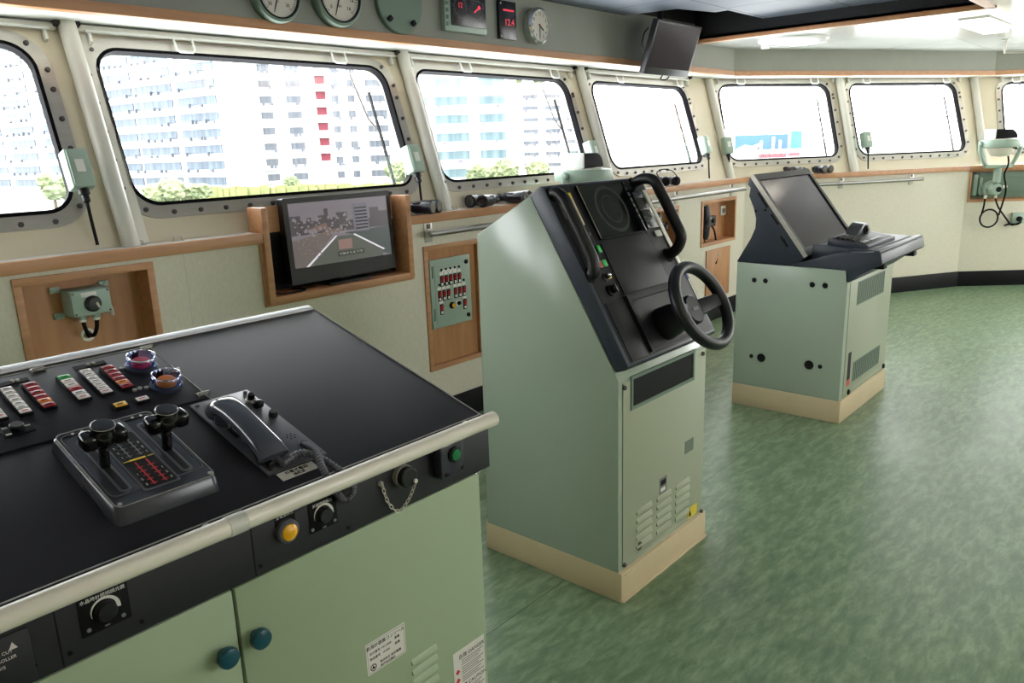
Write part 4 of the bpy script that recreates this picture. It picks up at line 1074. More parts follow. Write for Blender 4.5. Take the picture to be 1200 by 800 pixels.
G(Fp).lathe([(.020, .008), (.027, .012), (.028, .03), (.024, .046), (.012, .052), (0, .053)], (0,0,0), (0,0,1), 28).done('ear_cap', 'phone', hs)
G(Fp).lathe([(.019, .007), (.025, .010), (.026, .026), (.022, .040), (.01, .046), (0, .047)], (HL, 0, 0), (0,0,1), 28).done('mouth_cap', 'phone', hs)
tail = Fp @ Vector((HL+.026, 0, .022))
G().tube([Fp @ Vector((HL+.014, .004, .022)), Fp @ Vector((HL+.045, .004, .018))], .0055, 10).done('strain_relief', 'plate', hs)
G(Fp).cyl((HL+.018, -.012, .014), (1,0,0), .008, .016, 14, .002).done('cord_plug', 'black', hs)
def ft(px, py, off): q = inplane(FT, px, py, 2, off); return FT @ q
RAILY = CY-.048
rp_ = inplane(FF, 300, 604, 2, .048); RZ = rp_.y
plug = ft(356, 521, .004)
def rl(px, py, y): return meet(px, py, (0,y,0), (0,1,0))
cpts = [Fp @ Vector((HL+.045, .004, .018)), ft(352, 531, .018), ft(374, 536, .022), ft(395, 549, .020), rl(411, 560, CY-.016), rl(413, 576, CY-.019), rl(404, 586, CY-.019), rl(394, 576, CY-.019), rl(386, 562, CY-.016), ft(378, 549, .030), ft(371, 531, .026), ft(363, 524, .016), plug]
cp = bez(cpts, 22)
G().tube(cp, .007, 10, radii=[.0082 if (k//2) % 2 else .0058 for k in range(len(cp))]).done('coil_cord', 'cord', hs, smooth=80)
G(Fh).cyl(((Fh.inverted() @ plug).x, (Fh.inverted() @ plug).y, .005), (0,0,1), .010, .006, 16, .002).done('cord_socket', 'black', ph)

# steel rail along the front
xe = meet(580, 490, (0,RAILY,0), (0,1,0)).x
G().cyl((CX0, RAILY, RZ), (1,0,0), .0175, xe-CX0, 24, .004).done('grab_rail', 'rail', con)
for px in (275, -200):
    x = meet(px, 712-.3985*px, (0,RAILY,0), (0,1,0)).x
    G().cyl((x-.018, RAILY, RZ), (1,0,0), .0187, .036, 24, .001).done('rail_collar', 'tube', con)
for px in (255, 560):
    x = meet(px, 720-.3985*px, (0,RAILY,0), (0,1,0)).x
    g = G(); g.tube([(x, CY-.004, RZ-.012), (x, RAILY, RZ-.006)], .012, 14); g.done('rail_standoff', 'steel', con)
    G(FF).box(x-.03, x+.02, RZ-.034, RZ-.004, .004, .010, .002).done('rail_foot', 'steel', con)

# fascia fittings
def dial_plate(px, py, txt, w=.078, h=.074):
    u, v = fq(px, py, .004); Fd = shift(FF, u, v, .004)
    p = G(Fd).box(-w/2, w/2, -h/2, h/2, 0, .002, .0008).done('dimmer_plate', 'ink', con)
    g = G(Fd); N = 20; outer, inner_ = [], []
    for k in range(N+1):
        a = R(195-(195+10)*k/N); th = .0012+.0055*k/N
        outer.append((math.cos(a)*(.0215+th*.5), -.004+math.sin(a)*(.0215+th*.5))); inner_.append((math.cos(a)*(.0215-th*.5), -.004+math.sin(a)*(.0215-th*.5)))
    for k in range(N): g.hexa([(*outer[k],.002),(*outer[k+1],.002),(*inner_[k+1],.002),(*inner_[k],.002),(*outer[k],.0028),(*outer[k+1],.0028),(*inner_[k+1],.0028),(*inner_[k],.0028)])
    g.done('dimmer_wedge', 'paint', p, smooth=0)
    G(Fd).lathe([(.0165,.002),(.0165,.012),(.0145,.015),(0,.0155)], (0,-.004,0), (0,0,1), 24).done('dimmer_knob', 'black', p)
    for x, y in ((-.028,-.027),(.026,-.027)): G(Fd).cyl((x, y, .002), (0,0,1), .0036, .0012, 10).done('plate_screw', 'greyink', p)
    write(txt, shift(Fd, 0, h*.5-.0145, .002), .0078, 'paint', p)
    G(Fd).box(-.004, .004, -.033, -.030, .002, .0026).done('dimmer_mark', 'greyink', p, smooth=0)
dial_plate(122, 711, '水晶時計照明調光器')
dial_plate(378, 600, '計器照明調光', .066, .070)
u, v = fq(335, 621, .004); Fd = shift(FF, u, v, .004)
p = G(Fd).box(-.022, .022, .012, .040, 0, .0015).done('lamp_plate', 'ink', con, smooth=0)
write('主電源表示', shift(Fd, 0, .032, .0015), .008, 'paint', p)
p = G(Fd).lathe([(.024,0),(.024,.010),(.020,.014),(.0175,.014),(.0175,.010)], seg=28).done('lamp_bezel', 'plate', con)
G(Fd).lathe([(.0172,.008),(.0165,.016),(.010,.021),(0,.022)], seg=24).done('amber_lamp', 'lampy', p)
# capped socket on its chain
u, v = fq(470, 556, .004); Fd = shift(FF, u, v, .004)
sk = G(Fd).lathe([(.025,0),(.025,.012),(.022,.016)], seg=28).done('socket_body', 'steel', con)
G(Fd).lathe([(.0225,.010),(.0235,.012),(.0235,.028),(.020,.031),(0,.031)], seg=28).done('socket_cap', 'black', sk)
ca, cb = fq(447, 567, .010), fq(478, 559, .036)
G(Fd).cyl((.012, -.010, .031), (0,0,1), .005, .005, 12).done('chain_eye', 'rail', sk)
G(FF).lathe([(.006,0),(.006,.006),(.0035,.009)], (ca[0], ca[1], .004), (0,0,1), 12).done('chain_stud', 'steel', sk)
NL = 15; A0 = Vector((ca[0], ca[1], .012)); B0 = Vector((u+.012, v-.010, .038)); 
low = Vector(((A0.x+B0.x)/2+.002, fq(466, 599, .012)[1], .014)); 
chain = bez([A0, A0*.45+low*.55+Vector((-.009,-.004,0)), low, B0*.45+low*.55+Vector((.009,-.004,0)), B0], 10)
acc = [0]
for a, b in zip(chain, chain[1:]): acc.append(acc[-1]+(b-a).length)
def along(s):
    for k in range(len(acc)-1):
        if acc[k+1] >= s: return chain[k] + (chain[k+1]-chain[k])*((s-acc[k])/max(1e-9, acc[k+1]-acc[k]))
    return chain[-1].copy()
for k in range(NL):
    a, b = along(acc[-1]*k/NL), along(acc[-1]*(k+1)/NL); c = (a+b)/2; d = (b-a); L_ = d.length*.66; d.normalize()
    n1 = d.cross(Vector((0,0,1))).normalized() if k % 2 else Vector((0,0,1))
    pts = [c + d*(L_*math.cos(t)) + n1*(.0036*math.sin(t)) for t in (2*math.pi*j/10 for j in range(10))]
    G(FF).tube(pts, .0010, 6, True).done('chain_link', 'rail', sk)
# green push button box with its paper label
u, v = fq(527, 536, .02); Fd = shift(FF, u, v, .004)
p = G(Fd).box(-.040, .034, -.040, .040, 0, .030, .004).done('alarm_button_box', 'lever', con)
ku, kv = fq(535, 533, .042); 
G(shift(FF, ku, kv, .034)).lathe([(.019,0),(.019,.005),(.014,.006)], seg=24).done('button_collar', 'ink', p)
G(shift(FF, ku, kv, .034)).lathe([(.0135,.003),(.013,.009),(0,.0098)], seg=24).done('green_button', 'greenpush', p)
for x, y in ((-.026,-.032),(.026,-.030)): G(Fd).cyl((x, y, .030), (0,0,1), .005, .002, 12).done('box_screw', 'ink', p)
lu, lv2 = fq(530, 520, .005)
pp = G(FF).box(lu-.026, lu+.026, lv2-.008, lv2+.008, .0042, .0052).done('button_label', 'tag', con, smooth=0)
write('EM. STOP', shift(FF, lu, lv2, .0053), .010, 'ink', pp) if False else write('警報停止', shift(FF, lu, lv2, .0053), .010, 'ink', pp)
# wiper controller at the left end
u1c, v1c = fq(72, 742, .004); u0c = fq(0, 780, .004)[0]-.1
cx_, cz_ = fq(14, 756, .006)
p = G(FF).box(u0c, fq(37, 760, .004)[0], FZ0+.006, CZ-.03, .004, .009, .002).done('controller_plate', 'fascia', con)
G(shift(FF, cx_, cz_, .009)).prism([(-.006,-.0045),(.006,-.0045),(0,.007)], 0, .0006, 2).done('warning_triangle', 'btnw', p, smooth=0)
for k, (tx, px, py) in enumerate((('WIPER CUT', -2, 769), ('CONTROLLER', -1, 776.5), ('W/S', 1, 784))):
    a, b = fq(px, py, .009); write(tx, shift(FF, a, b, .009), .0072, 'btnw', p)
for px, py in ((68, 745), (296, 640)):
    a, b = fq(px, py, .004); G(FF).box(a-.0012, a+.0012, FZ0+.002, CZ-.012, .0038, .0044).done('fascia_joint', 'ink', con, smooth=0)
for px, py in ((82, 765), (166, 728), (305, 663), (408, 618), (40, 780)):
    a, b = fq(px, py, .004); G(FF).cyl((a, b, .004), (0,0,1), .004, .002, 12).done('fascia_screw', 'ink', con)
# doors
sx = (dq(275, 696)[0]+dq(287, 798)[0])/2; rx = dq(568, 700)[0]
for a, b, kpx in ((sx-.72, sx-.003, (267, 770)), (sx+.003, rx, (305, 747.5))):
    dr = G(FD).box(a, b, .10, FZ0-.012, -.02, 0, .003).done('cabinet_door', 'door', con)
    ku, kv = dq(*kpx, .02)
    G(shift(FD, ku, kv, 0)).lathe([(.010,0),(.010,.010),(.019,.014),(.021,.022),(.019,.030),(.012,.033),(0,.033)], seg=24).done('door_knob', 'teal', dr)
G(FD).box(sx-.003, sx+.003, .10, FZ0-.012, -.019, -.012).done('door_gap', 'ink', con, smooth=0)
G(FD).box(rx-.014, rx+.0, FZ0-.013, FZ0-.009, -.02, .002, .001).done('door_edge', 'chrome', con)
def label_quad(c4):
    P = [dq(*p) for p in c4]; return (P[0][0]+P[3][0])/2, (P[1][0]+P[2][0])/2, (P[2][1]+P[3][1])/2, (P[0][1]+P[1][1])/2
u0, u1, v0, v1 = label_quad(((428,757),(473.5,727.5),(475.5,763),(431,793)))
w_, h_ = u1-u0, v1-v0; Fd = shift(FD, u0, v0, 0)
p = G(Fd).box(0, w_, 0, h_, 0, .001).done('rating_plate', 'tag', con, smooth=0)
write('航海計器盤コンソール', shift(Fd, w_*.5, h_*.83, .001), h_*.14, 'ink', p)
for tx, x, y, al in (('形式番号', .08, .63, 'LEFT'), ('NC-2200', .38, .63, 'LEFT'), ('重量', .72, .68, 'LEFT'), ('製造番号', .08, .46, 'LEFT'), ('10-045', .40, .46, 'LEFT'), ('船橋', .72, .50, 'LEFT'), ('株式会社 船用電機', .32, .22, 'LEFT'), ('神戸市兵庫区', .32, .09, 'LEFT')):
    write(tx, shift(Fd, w_*x, h_*y, .001), h_*.095, 'ink', p, align=al)
G(shift(Fd, w_*.15, h_*.18, .001)).ring([(math.cos(2*math.pi*k/20)*h_*.11, math.sin(2*math.pi*k/20)*h_*.11) for k in range(20)], [(math.cos(2*math.pi*k/20)*h_*.085, math.sin(2*math.pi*k/20)*h_*.085) for k in range(20)], 0, .0005).done('stamp_ring', 'ink', p, smooth=0)
G(shift(Fd, w_*.15, h_*.18, .001)).prism([(0, h_*.07), (-h_*.06, -h_*.04), (h_*.06, -h_*.04)], 0, .0005, 2).done('stamp_mark', 'ink', p, smooth=0)
G(Fd).ring([(w_*.03,h_*.04),(w_*.97,h_*.04),(w_*.97,h_*.96),(w_*.03,h_*.96)], [(w_*.035,h_*.05),(w_*.965,h_*.05),(w_*.965,h_*.95),(w_*.035,h_*.95)], .001, .0013).done('plate_border', 'greyink', p, smooth=0)
u0, u1, v0, v1 = label_quad(((532,766),(568,741.5),(569,824),(534,850)))
w_, h_ = u1-u0, v1-v0; Fd = shift(FD, u0, v0, 0)
p = G(Fd).box(0, w_, 0, h_, 0, .001).done('warning_plate', 'tag', con, smooth=0)
write('危険 DANGER', shift(Fd, w_*.58, h_*.90, .001), w_*.13, 'ink', p)
write('注意 CAUTION', shift(Fd, w_*.58, h_*.48, .001), w_*.13, 'ink', p)
for y in (.72, .60, .34): G(shift(Fd, w_*.12, h_*y, .001)).prism([(-w_*.07,0),(0,-w_*.07),(w_*.07,0),(0,w_*.07)], 0, .0005, 2).done('hazard_mark', 'redink', p, smooth=0)
bars(G(Fd), [(w_*.25, w_*(.95-.08*(k%3)), h_*y, h_*y+h_*.010) for k, y in enumerate((.84,.81,.78,.74,.71,.68,.65,.61,.58,.55,.42,.39,.36,.33,.29,.26,.23,.2,.16,.13))], .001, .0014).done('small_print', 'greyink', p, smooth=0)
lo_ = [dq(*q_) for q_ in ((482,777),(511,756))]
for k in range(7):
    q_ = dq(497, 766+12.2*k); x0_, x1_ = lo_[0][0], lo_[1][0]
    G(shift(FD, 0, q_[1], 0)).prism([(0,-.006),(.012,-.006),(.0,.006)][:0] or [(-.0065,.0),(-.0065,.007),(.004,.0015),(.007,.0)], x0_, x1_, 0, .001).done('louvre', 'door', con)

# ================================================================== steering console
sx0, sx1 = 2.017, 2.612
PV = [(1.336,.112),(1.336,.803),(1.688,1.391),(1.941,1.248),(1.953,.112)]
st = thing('steering_console', 'tall green steering console with black wheel and two looped grab handles', 'console', ((sx0+sx1)/2, 1.64, 0))
G().prism(PV, sx0, sx1, 0, .003).done('cabinet', 'sage', st, smooth=30)
G().box(sx0-.0, sx1+.012, 1.322, 1.962, 0, .114, .004).done('plinth', 'plinth', st)
G().box(sx0+.004, sx1+.016, 1.316, 1.966, 0, .010, .003).done('plinth_lip', 'plinth', st)
G().box(sx0+.02, sx0+.08, 1.317, 1.322, .100, .106, .001).done('plinth_seam', 'plinth', st)
FA_ = frame((0, 1.336, 0), (1,0,0), (0,0,1))
def sq(px, py, off=0.0): q = inplane(FA_, px, py, 2, off); return q.x, q.y
G(FA_).box(sx0+.022, sx1-.006, .128, .792, 0, .004, .002).done('access_panel', 'aft', st)
x0_, z1_ = sq(741, 443); x1_, z0_ = sq(805, 444)
a, b, c, d = sq(740, 442), sq(810.5, 415), sq(810, 443), sq(740, 474)
hx0, hx1 = (a[0]+d[0])/2, (b[0]+c[0])/2; hz0, hz1 = (c[1]+d[1])/2, (a[1]+b[1])/2
G(FA_).ring([(hx0-.012,hz0-.012),(hx1+.012,hz0-.012),(hx1+.012,hz1+.012),(hx0-.012,hz1+.012)], [(hx0,hz0),(hx1,hz0),(hx1,hz1),(hx0,hz1)], .0038, .008).done('slot_frame', 'sagedark', st, smooth=0)
G(FA_).box(hx0, hx1, hz0, hz1, .0036, .0046).done('slot_window', 'ink', st, smooth=0)
for px, py in ((730, 454), (822, 414), (730, 661), (820, 598)):
    q = sq(px, py); G(FA_).lathe([(.008,0),(.008,.006),(.005,.009),(0,.009)], (max(sx0+.014, min(sx1-.012, q[0])), q[1], .004), (0,0,1), 14).done('panel_lock', 'bolt', st)
# three banks of louvres
for bank, ((lx, ly), (rx_, ry)) in enumerate((((744.5,599),(762.5,590)), ((768.5,584),(785,575)), ((790.5,570),(806.5,561)))):
    L0, R0_ = sq(lx, ly), sq(rx_, ry); zt_ = (L0[1]+R0_[1])/2
    step = (.0375)
    for k in range(5):
        G(shift(FA_, 0, zt_-k*step*.86, .004)).prism([(-.009,0),(-.009,.006),(.004,.0015),(.009,0)], L0[0], R0_[0], 0, .002).done('louvre', 'aft', st)
def sticker(px, py, w, h, m, parent, nm, F=FA_, off=.004):
    q = inplane(F, px, py, 2, off); return G(shift(F, q.x, q.y, off)).box(-w/2, w/2, -h/2, h/2, 0, .001).done(nm, m, parent, smooth=0), shift(F, q.x, q.y, off)
p, Fk = sticker(777, 568, .05, .062, 'greyink', st, 'notice_sticker')
G(Fk).box(-.018, .018, .002, .022, .001, .0016).done('notice_mark', 'ink', p, smooth=0); G(Fk).box(-.018, .014, -.022, -.008, .001, .0016).done('notice_text', 'tag', p, smooth=0)
p, Fk = sticker(807.5, 522, .065, .05, 'sagedark', st, 'rating_sticker')
bars(G(Fk), [(-.028,.02,.012,.018),(-.028,.028,.0,.006),(-.028,.01,-.014,-.008)], .001, .0014).done('rating_text', 'greyink', p, smooth=0)
p, Fk = sticker(811, 598.5, .075, .042, 'yel', st, 'caution_sticker'); G(Fk).prism([(-.03,-.014),(-.008,-.014),(-.019,.012)], .001, .0015, 2).done('caution_mark', 'ink', p, smooth=0)
q = sq(748, 639); G(FA_).cyl((q[0], q[1], .004), (0,0,1), .016, .003, 20).done('cable_knockout', 'bolt', st)
# slanted black instrument top
FS = frame((sx0, 1.297, .856), (1,0,0), (0, .5072, .8618))
SW, SLn = sx1-sx0, .658
nrm = FS.to_3x3().col[2]
def uq(px, py, off=0.0): q = inplane(FS, px, py, 2, off); return q.x, q.y
g = G(FS)
g.prism([(0, 0), (.0, -.058), (SLn, -.066), (SLn+.012, -.06), (SLn, 0)][:0] or [(-.004,-.012),(.004,-.055),(SLn+.004,-.066),(SLn+.006,-.012),(SLn-.004,0),(.004,0)], 0, SW, 0, .004)
g.done('instrument_top', 'navy', st)
G(FS).box(.018, SW-.012, .012, SLn-.008, -.002, .0018, .001).done('face_plate', 'face', st)
for u in (.138, .452): G(FS).box(u-.0016, u+.0016, .014, SLn-.01, .0017, .0024).done('module_joint', 'ink', st, smooth=0)
# display
a, b, c, d = uq(674,220), uq(728,214.5), uq(752,272), uq(701,281)
du0, du1 = (a[0]+d[0])/2, .425; dv0, dv1 = (c[1]+d[1])/2, (a[1]+b[1])/2
sc = G(FS).box(du0-.004, du1+.004, dv0-.004, dv1+.002, .0018, .012, .002).done('display_frame', 'ink', st)
G(FS).box(du0, du1, dv0, dv1, .0118, .0132).done('display_screen', 'screen', sc, smooth=0)
G(FS).box(du0-.004, du0-.001, dv0, dv1, .0122, .0136).done('frame_edge', 'steel', sc, smooth=0)
g = G(shift(FS, (du0+du1)/2+.005, (dv0+dv1)/2, .0132)); g.ring([(math.cos(2*math.pi*k/48)*.090, math.sin(2*math.pi*k/48)*.090) for k in range(48)], [(math.cos(2*math.pi*k/48)*.078, math.sin(2*math.pi*k/48)*.078) for k in range(48)], 0, .0004)
g.ring([(math.cos(2*math.pi*k/48)*.055, math.sin(2*math.pi*k/48)*.055) for k in range(48)], [(math.cos(2*math.pi*k/48)*.049, math.sin(2*math.pi*k/48)*.049) for k in range(48)], 0, .0004)
g.done('compass_rose', mat('faint_rose', (24, 27, 33), .3), sc, smooth=0)
G(FS).box(du1+.012, .452, dv0, dv1, .0018, .010, .001).done('key_panel', 'gloss', st)
for k in range(7):
    for j in (0,): G(FS).box(du1+.014, du1+.022, dv1-.035-.023*k, dv1-.022-.023*k, .010, .0125, .001).done('soft_key', 'plate', st)
# right hand column: glossy panel and pale strip
G(FS).box(.458, .545, dv0+.005, dv1-.03, .0018, .009, .002).done('alarm_panel', 'gloss', st)
for k in range(3): G(FS).box(.47, .53, dv0+.03+.05*k, dv0+.055+.05*k, .009, .0105, .001).done('alarm_window', 'lever', st)
G(FS).box(.556, .578, .26, .60, .0018, .006, .001).done('pale_strip', 'rail', st)
q = uq(770, 274); G(shift(FS, q[0], q[1], .0018)).box(-.02, .02, -.012, .012, 0, .007, .002).done('white_label', 'paint', st)
G(FS).box(.575, .584, .09, .25, .0018, .003).done('scale_label', 'paint', st, smooth=0)
G(FS).box(.575, .584, .222, .252, .003, .0035).done('scale_label_top', mat('blue_ink', (70, 100, 190), .5), st, smooth=0)
# left column fittings
a, b = uq(654, 234), uq(668, 255)
G(FS).box(.036, .056, uq(669,254)[1]-.005, uq(655,236)[1], .0018, .0035).done('legend_plate', 'tag', st, smooth=0)
bars(G(FS), [(.040, .052, .53+.012*k, .535+.012*k) for k in range(6)], .0035, .004).done('legend_text', 'greyink', st, smooth=0)
q = uq(669, 258); G(shift(FS, q[0], q[1], .0018)).box(-.009, .009, -.006, .006, 0, .004, .001).done('pilot_window', 'btnw', st)
G(FS).box(.094, .118, .50, .62, .0018, .0032).done('side_legend', 'plinth', st, smooth=0)
G(FS).box(.094, .118, .604, .622, .0032, .0038).done('side_legend_top', 'yel', st, smooth=0)
def key(px, py, w, h, m, nm, z=.009):
    q = uq(px, py); Fk = shift(FS, q[0], q[1], .0018)
    b = G(Fk).box(-w/2-.003, w/2+.003, -h/2-.003, h/2+.003, 0, .004, .001).done('key_bezel', 'ink', st); G(Fk).box(-w/2, w/2, -h/2, h/2, .002, z, .0015).done(nm, m, b)
key(700, 293, .018, .026, 'btng', 'lamp_window'); key(701, 311, .022, .024, 'btnr', 'lamp_window'); key(706.5, 309.5, .022, .024, 'btng', 'lamp_window')
for px, py, m in ((708.5, 325, 'chrome'), (684, 290, 'chrome')):
    q = uq(px, py); Fk = shift(FS, q[0], q[1], .0018)
    p = G(Fk).lathe([(.014,0),(.014,.004),(.010,.006),(.010,.018),(.008,.020),(0,.020)], seg=20).done('toggle_knob', 'black', st); G(Fk).box(-.009, .009, -.002, .003, .0185, .0225, .001).done('toggle_cap', m, p)
q = uq(712, 325.5); G(shift(FS, q[0], q[1], .0018)).box(-.006, .008, -.006, .006, 0, .01, .002).done('yellow_cap', 'yelink', st)
q = uq(714.5, 341); Fk = shift(FS, q[0], q[1], .0018); p = G(Fk).lathe([(.020,0),(.020,.008),(.014,.010),(.013,.026),(0,.027)], seg=20).done('mode_knob', 'ink', st); G(Fk).box(-.004,.004,-.014,.014,.026,.030,.001).done('mode_pointer', 'lever', p)
for px, py in ((690, 275), (686, 300), (735, 214)):
    q = uq(px, py); G(shift(FS, q[0], q[1], .0018)).cyl((0,0,0), (0,0,1), .006, .004, 12).done('face_screw', 'bolt', st)
# blank cover below the display and the recessed wheel bay
G(FS).box(.148, .446, .232, dv0-.014, .0018, .007, .002).done('blank_cover', 'face', st)
G(FS).ring([(.142,.02),(.448,.02),(.448,.226),(.142,.226)], [(.160,.034),(.432,.034),(.432,.204),(.160,.204)], .0018, .014).done('wheel_bay_frame', 'face', st, smooth=0)
G(FS).box(.160, .432, .034, .204, .0018, .0028).done('wheel_bay', 'black', st, smooth=0)
G(FS).box(.026, .130, .014, .222, .0018, .006, .002).done('lower_cover', 'face', st)
# looped grab handles
def grab(u, v0, v1, h):
    pts = bez([(u, v1, 0), (u, v1-.004, h*.55), (u, v1-.035, h), (u, v1-.09, h*1.05), (u, (v0+v1)/2, h*1.06), (u, v0+.09, h*1.05), (u, v0+.035, h), (u, v0+.004, h*.55), (u, v0, 0)], 6)
    hd_ = G(FS).tube(pts, .0205, 16).done('grab_handle', 'grip', st, smooth=60)
    for v in (v0, v1): G(FS).cyl((u, v, .001), (0,0,1), .027, .006, 20, .002).done('handle_flange', 'ink', hd_)
grab(.020, .325, .622, .038); grab(.520, .330, .630, .085)
# steering wheel
wc = Vector((2.31, 1.2, 1.02)); FW_ = frame(wc, (1,0,0), (0, .5, .866))
wl = G(FW_).torus((0,0,0), (0,0,1), .1390, .0205, 64, 18).done('steering_wheel', 'grip', st, smooth=70)
wd_ = (FS.inverted() @ wc).z
G(FW_).lathe([(.060,-wd_+.002),(.056,-.12),(.046,-.085),(.040,-.045)], seg=32).done('steering_column', 'black', wl)
G(FW_).lathe([(.046,-.065),(.052,-.055),(.052,-.034),(.046,-.028),(0,-.026)], seg=36).done('wheel_hub', 'black', wl)
G(FW_).box(-.020, .016, -.006, .006, -.0262, -.0252).done('hub_badge', 'greyink', wl, smooth=0)
for s_ in (1, -1):
    g = G(FW_); g.hexa([(s_*.03,-.030,-.052),(s_*.128,-.026,-.010),(s_*.128,.026,-.010),(s_*.03,.030,-.052),(s_*.03,-.026,-.028),(s_*.128,-.022,.008),(s_*.128,.022,.008),(s_*.03,.026,-.028)], .005); g.done('wheel_spoke', 'grip', wl)

# ================================================================== radar console
rx0, rx1 = 4.222, 5.035; ry0, ry1 = 1.352, 1.978
rd = thing('radar_console', 'low green radar console with tilted dark screen and a dark desk', 'console', ((rx0+rx1)/2, (ry0+ry1)/2, 0))
G().box(rx0, rx1, ry0, ry1, .128, .858, .003).done('cabinet', 'sage', rd)
G().box(rx0-.002, rx1+.004, ry0-.010, ry1, 0, .128, .003).done('plinth', 'plinth', rd)
desk = [(1.66,.860),(1.63,.875),(1.42,.949),(1.215,.963),(1.196,.957),(1.186,.905),(1.20,.893),(1.29,.845),(1.345,.794),(1.362,.794),(1.362,.860)]
G().prism(desk, rx0, rx1-.01, 0, .004).done('desk', 'navy', rd)
cheek = [(1.981,.861),(1.66,.861),(1.581,.915),(1.905,1.342),(1.922,1.342),(1.932,1.300),(1.912,1.285),(1.922,1.238),(1.890,1.17),(1.872,1.114),(1.874,1.06),(1.90,1.0)]
for x in (rx0, rx1-.03): G().prism(cheek, x, x+.024, 0, .002).done('side_cheek', 'navy', rd)
G().prism([(1.97,.861),(1.62,.870),(1.600,.918),(1.905,1.315),(1.925,1.30),(1.90,1.20),(1.86,1.1),(1.87,1.03)], rx0+.024, rx1-.03, 0).done('display_housing', 'navy', rd, smooth=0)
FR = frame((rx0, 1.581, .915), (1,0,0), (0, 1.905-1.581, 1.342-.915)); RL = math.hypot(1.905-1.581, 1.342-.915); RWd = rx1-.006-rx0
fr = G(FR).ring([(.0,.0),(RWd,.0),(RWd,RL+.01),(.0,RL+.01)], [(.035,.05),(RWd-.035,.05),(RWd-.035,RL-.03),(.035,RL-.03)], -.012, .012).done('screen_frame', 'face', rd, smooth=0)
G(FR).box(.033, RWd-.033, .048, RL-.028, -.010, .004).done('radar_screen', 'screen2', fr, smooth=0)
G(FR).box(-.003, .0, .0, RL+.01, -.010, .0135).done('frame_edge', 'steel', fr, smooth=0)
FRL = frame((rx0, 0, 0), (0,-1,0), (0,0,1))
def rlq(px, py): q = inplane(FRL, px, py, 2, 0); return q.x, q.y
for px, py, r in ((884,328,.014),(897,329,.014),(952,333.5,.015),(967,334.5,.015),(880.5,417,.012),(892,419,.025),(948,427.5,.026),(961,429.5,.012)):
    q = rlq(px, py); G(shift(FRL, q[0], q[1], 0)).lathe([(r,0),(r,.0015),(r*.8,.002),(r*.7,.0008),(0,.0008)], seg=24).done('cable_hole', 'ink', rd)
for px, py, w in ((892,231,.03),(896,238,.03),(908,257,.035),(919,283,.035)):
    q = rlq(px, py); G(shift(FRL, q[0], q[1], 0) @ Matrix.Rotation(R(-53), 4, 'Z')).box(-w, w, -.006, .006, 0, .0016).done('cheek_slot', 'ink', rd, smooth=0)
for px, py in ((897,246),(919,281.5),(886,247)):
    q = rlq(px, py); G(shift(FRL, q[0], q[1], 0)).cyl((0,0,0), (0,0,1), .008, .002, 12).done('cheek_screw', 'ink', rd)
FRA = frame((0, ry0, 0), (1,0,0), (0,0,1))
def raq(px, py): q = inplane(FRA, px, py, 2, 0); return q.x, q.y
G(FRA).box(rx0+.05, rx1-.012, .14, .80, 0, .003, .001).done('front_panel', 'aft', rd)
for c4 in (((1004,330),(1036,317),(1035,345),(1004.5,354)), ((999,424),(1030,404),(1029,426),(998,446))):
    P = [raq(*p) for p in c4]; a, b = (P[0][0]+P[3][0])/2, (P[1][0]+P[2][0])/2; c_, d_ = (P[2][1]+P[3][1])/2, (P[0][1]+P[1][1])/2
    gr = G(FRA).box(a, b, c_, d_, .003, .0038).done('vent_grille', 'sagedark', rd, smooth=0)
    n_ = 18; g = G(FRA)
    for k in range(n_): 
        xx = a+(b-a)*(k+.5)/n_; g.box(xx-.004, xx+.004, c_+.006, d_-.006, .0038, .0052)
    g.done('grille_slats', mat('grille_shadow_%d' % int(c_*1000), (74, 88, 76), .5), gr, smooth=0)
P0, P1 = raq(995, 413), raq(998, 443)
p = G(FRA).box(P0[0]-.016, P0[0]+.03, P1[1]+.01, P0[1], .003, .0042).done('caution_label', 'ink', rd, smooth=0)
G(FRA).box(P0[0]-.016, P0[0]+.03, P1[1]-.025, P1[1]+.009, .003, .0042).done('caution_label_foot', 'redink', rd, smooth=0)
for px, py in ((993, 459), (1034, 428.5)):
    q = raq(px, py); G(shift(FRA, min(q[0], rx1-.02), q[1], 0)).lathe([(.016,0),(.016,.008),(.012,.012),(0,.012)], seg=16).done('panel_knob', 'ink', rd)
for x in (rx0+.13, rx1-.12): G().box(x-.03, x+.03, 1.205, 1.26, .86, .885, .004).done('desk_catch', 'ink', rd)
# raised deck and the tilted control panel
G().prism([(1.575,.868),(1.568,.978),(1.50,.980),(1.40,.968),(1.21,.9632),(1.21,.90)], rx0+.055, rx1-.012, 0, .004).done('deck', 'navy', rd)
FK = frame((rx0+.10, 1.292, .966), (1,0,0), (0, .2, .028)); kw, kh = .48, .215
kb = G(FK).box(0, kw, 0, kh, -.02, .016, .006).done('control_panel', 'navy', rd)
G(FK).box(.018, kw-.018, .018, kh-.015, .016, .0185, .002).done('panel_inlay', 'face', kb)
for i in range(4):
    for j in range(4): G(FK).box(.03+.028*i, .052+.028*i, .085+.026*j, .104+.026*j, .0185, .026, .002).done('key', 'ink', kb)
for i in range(5): G(FK).box(.17+.034*i, .196+.034*i, .035, .052, .0185, .022, .001).done('soft_key', 'plate', kb)
for i in range(3): G(FK).box(.03+.035*i, .055+.035*i, .035, .060, .0185, .023, .001).done('soft_key', 'plate', kb)
tcx = kw-.118
arch = [(tcx-.115, .016), (tcx+.115, .016), (tcx+.095, .036), (tcx+.06, .062), (tcx+.03, .074), (tcx-.03, .074), (tcx-.06, .062), (tcx-.095, .036)]
tb = G(FK).prism(arch, kh-.075, kh-.005, 1, .006).done('trackball_housing', 'plate', kb)
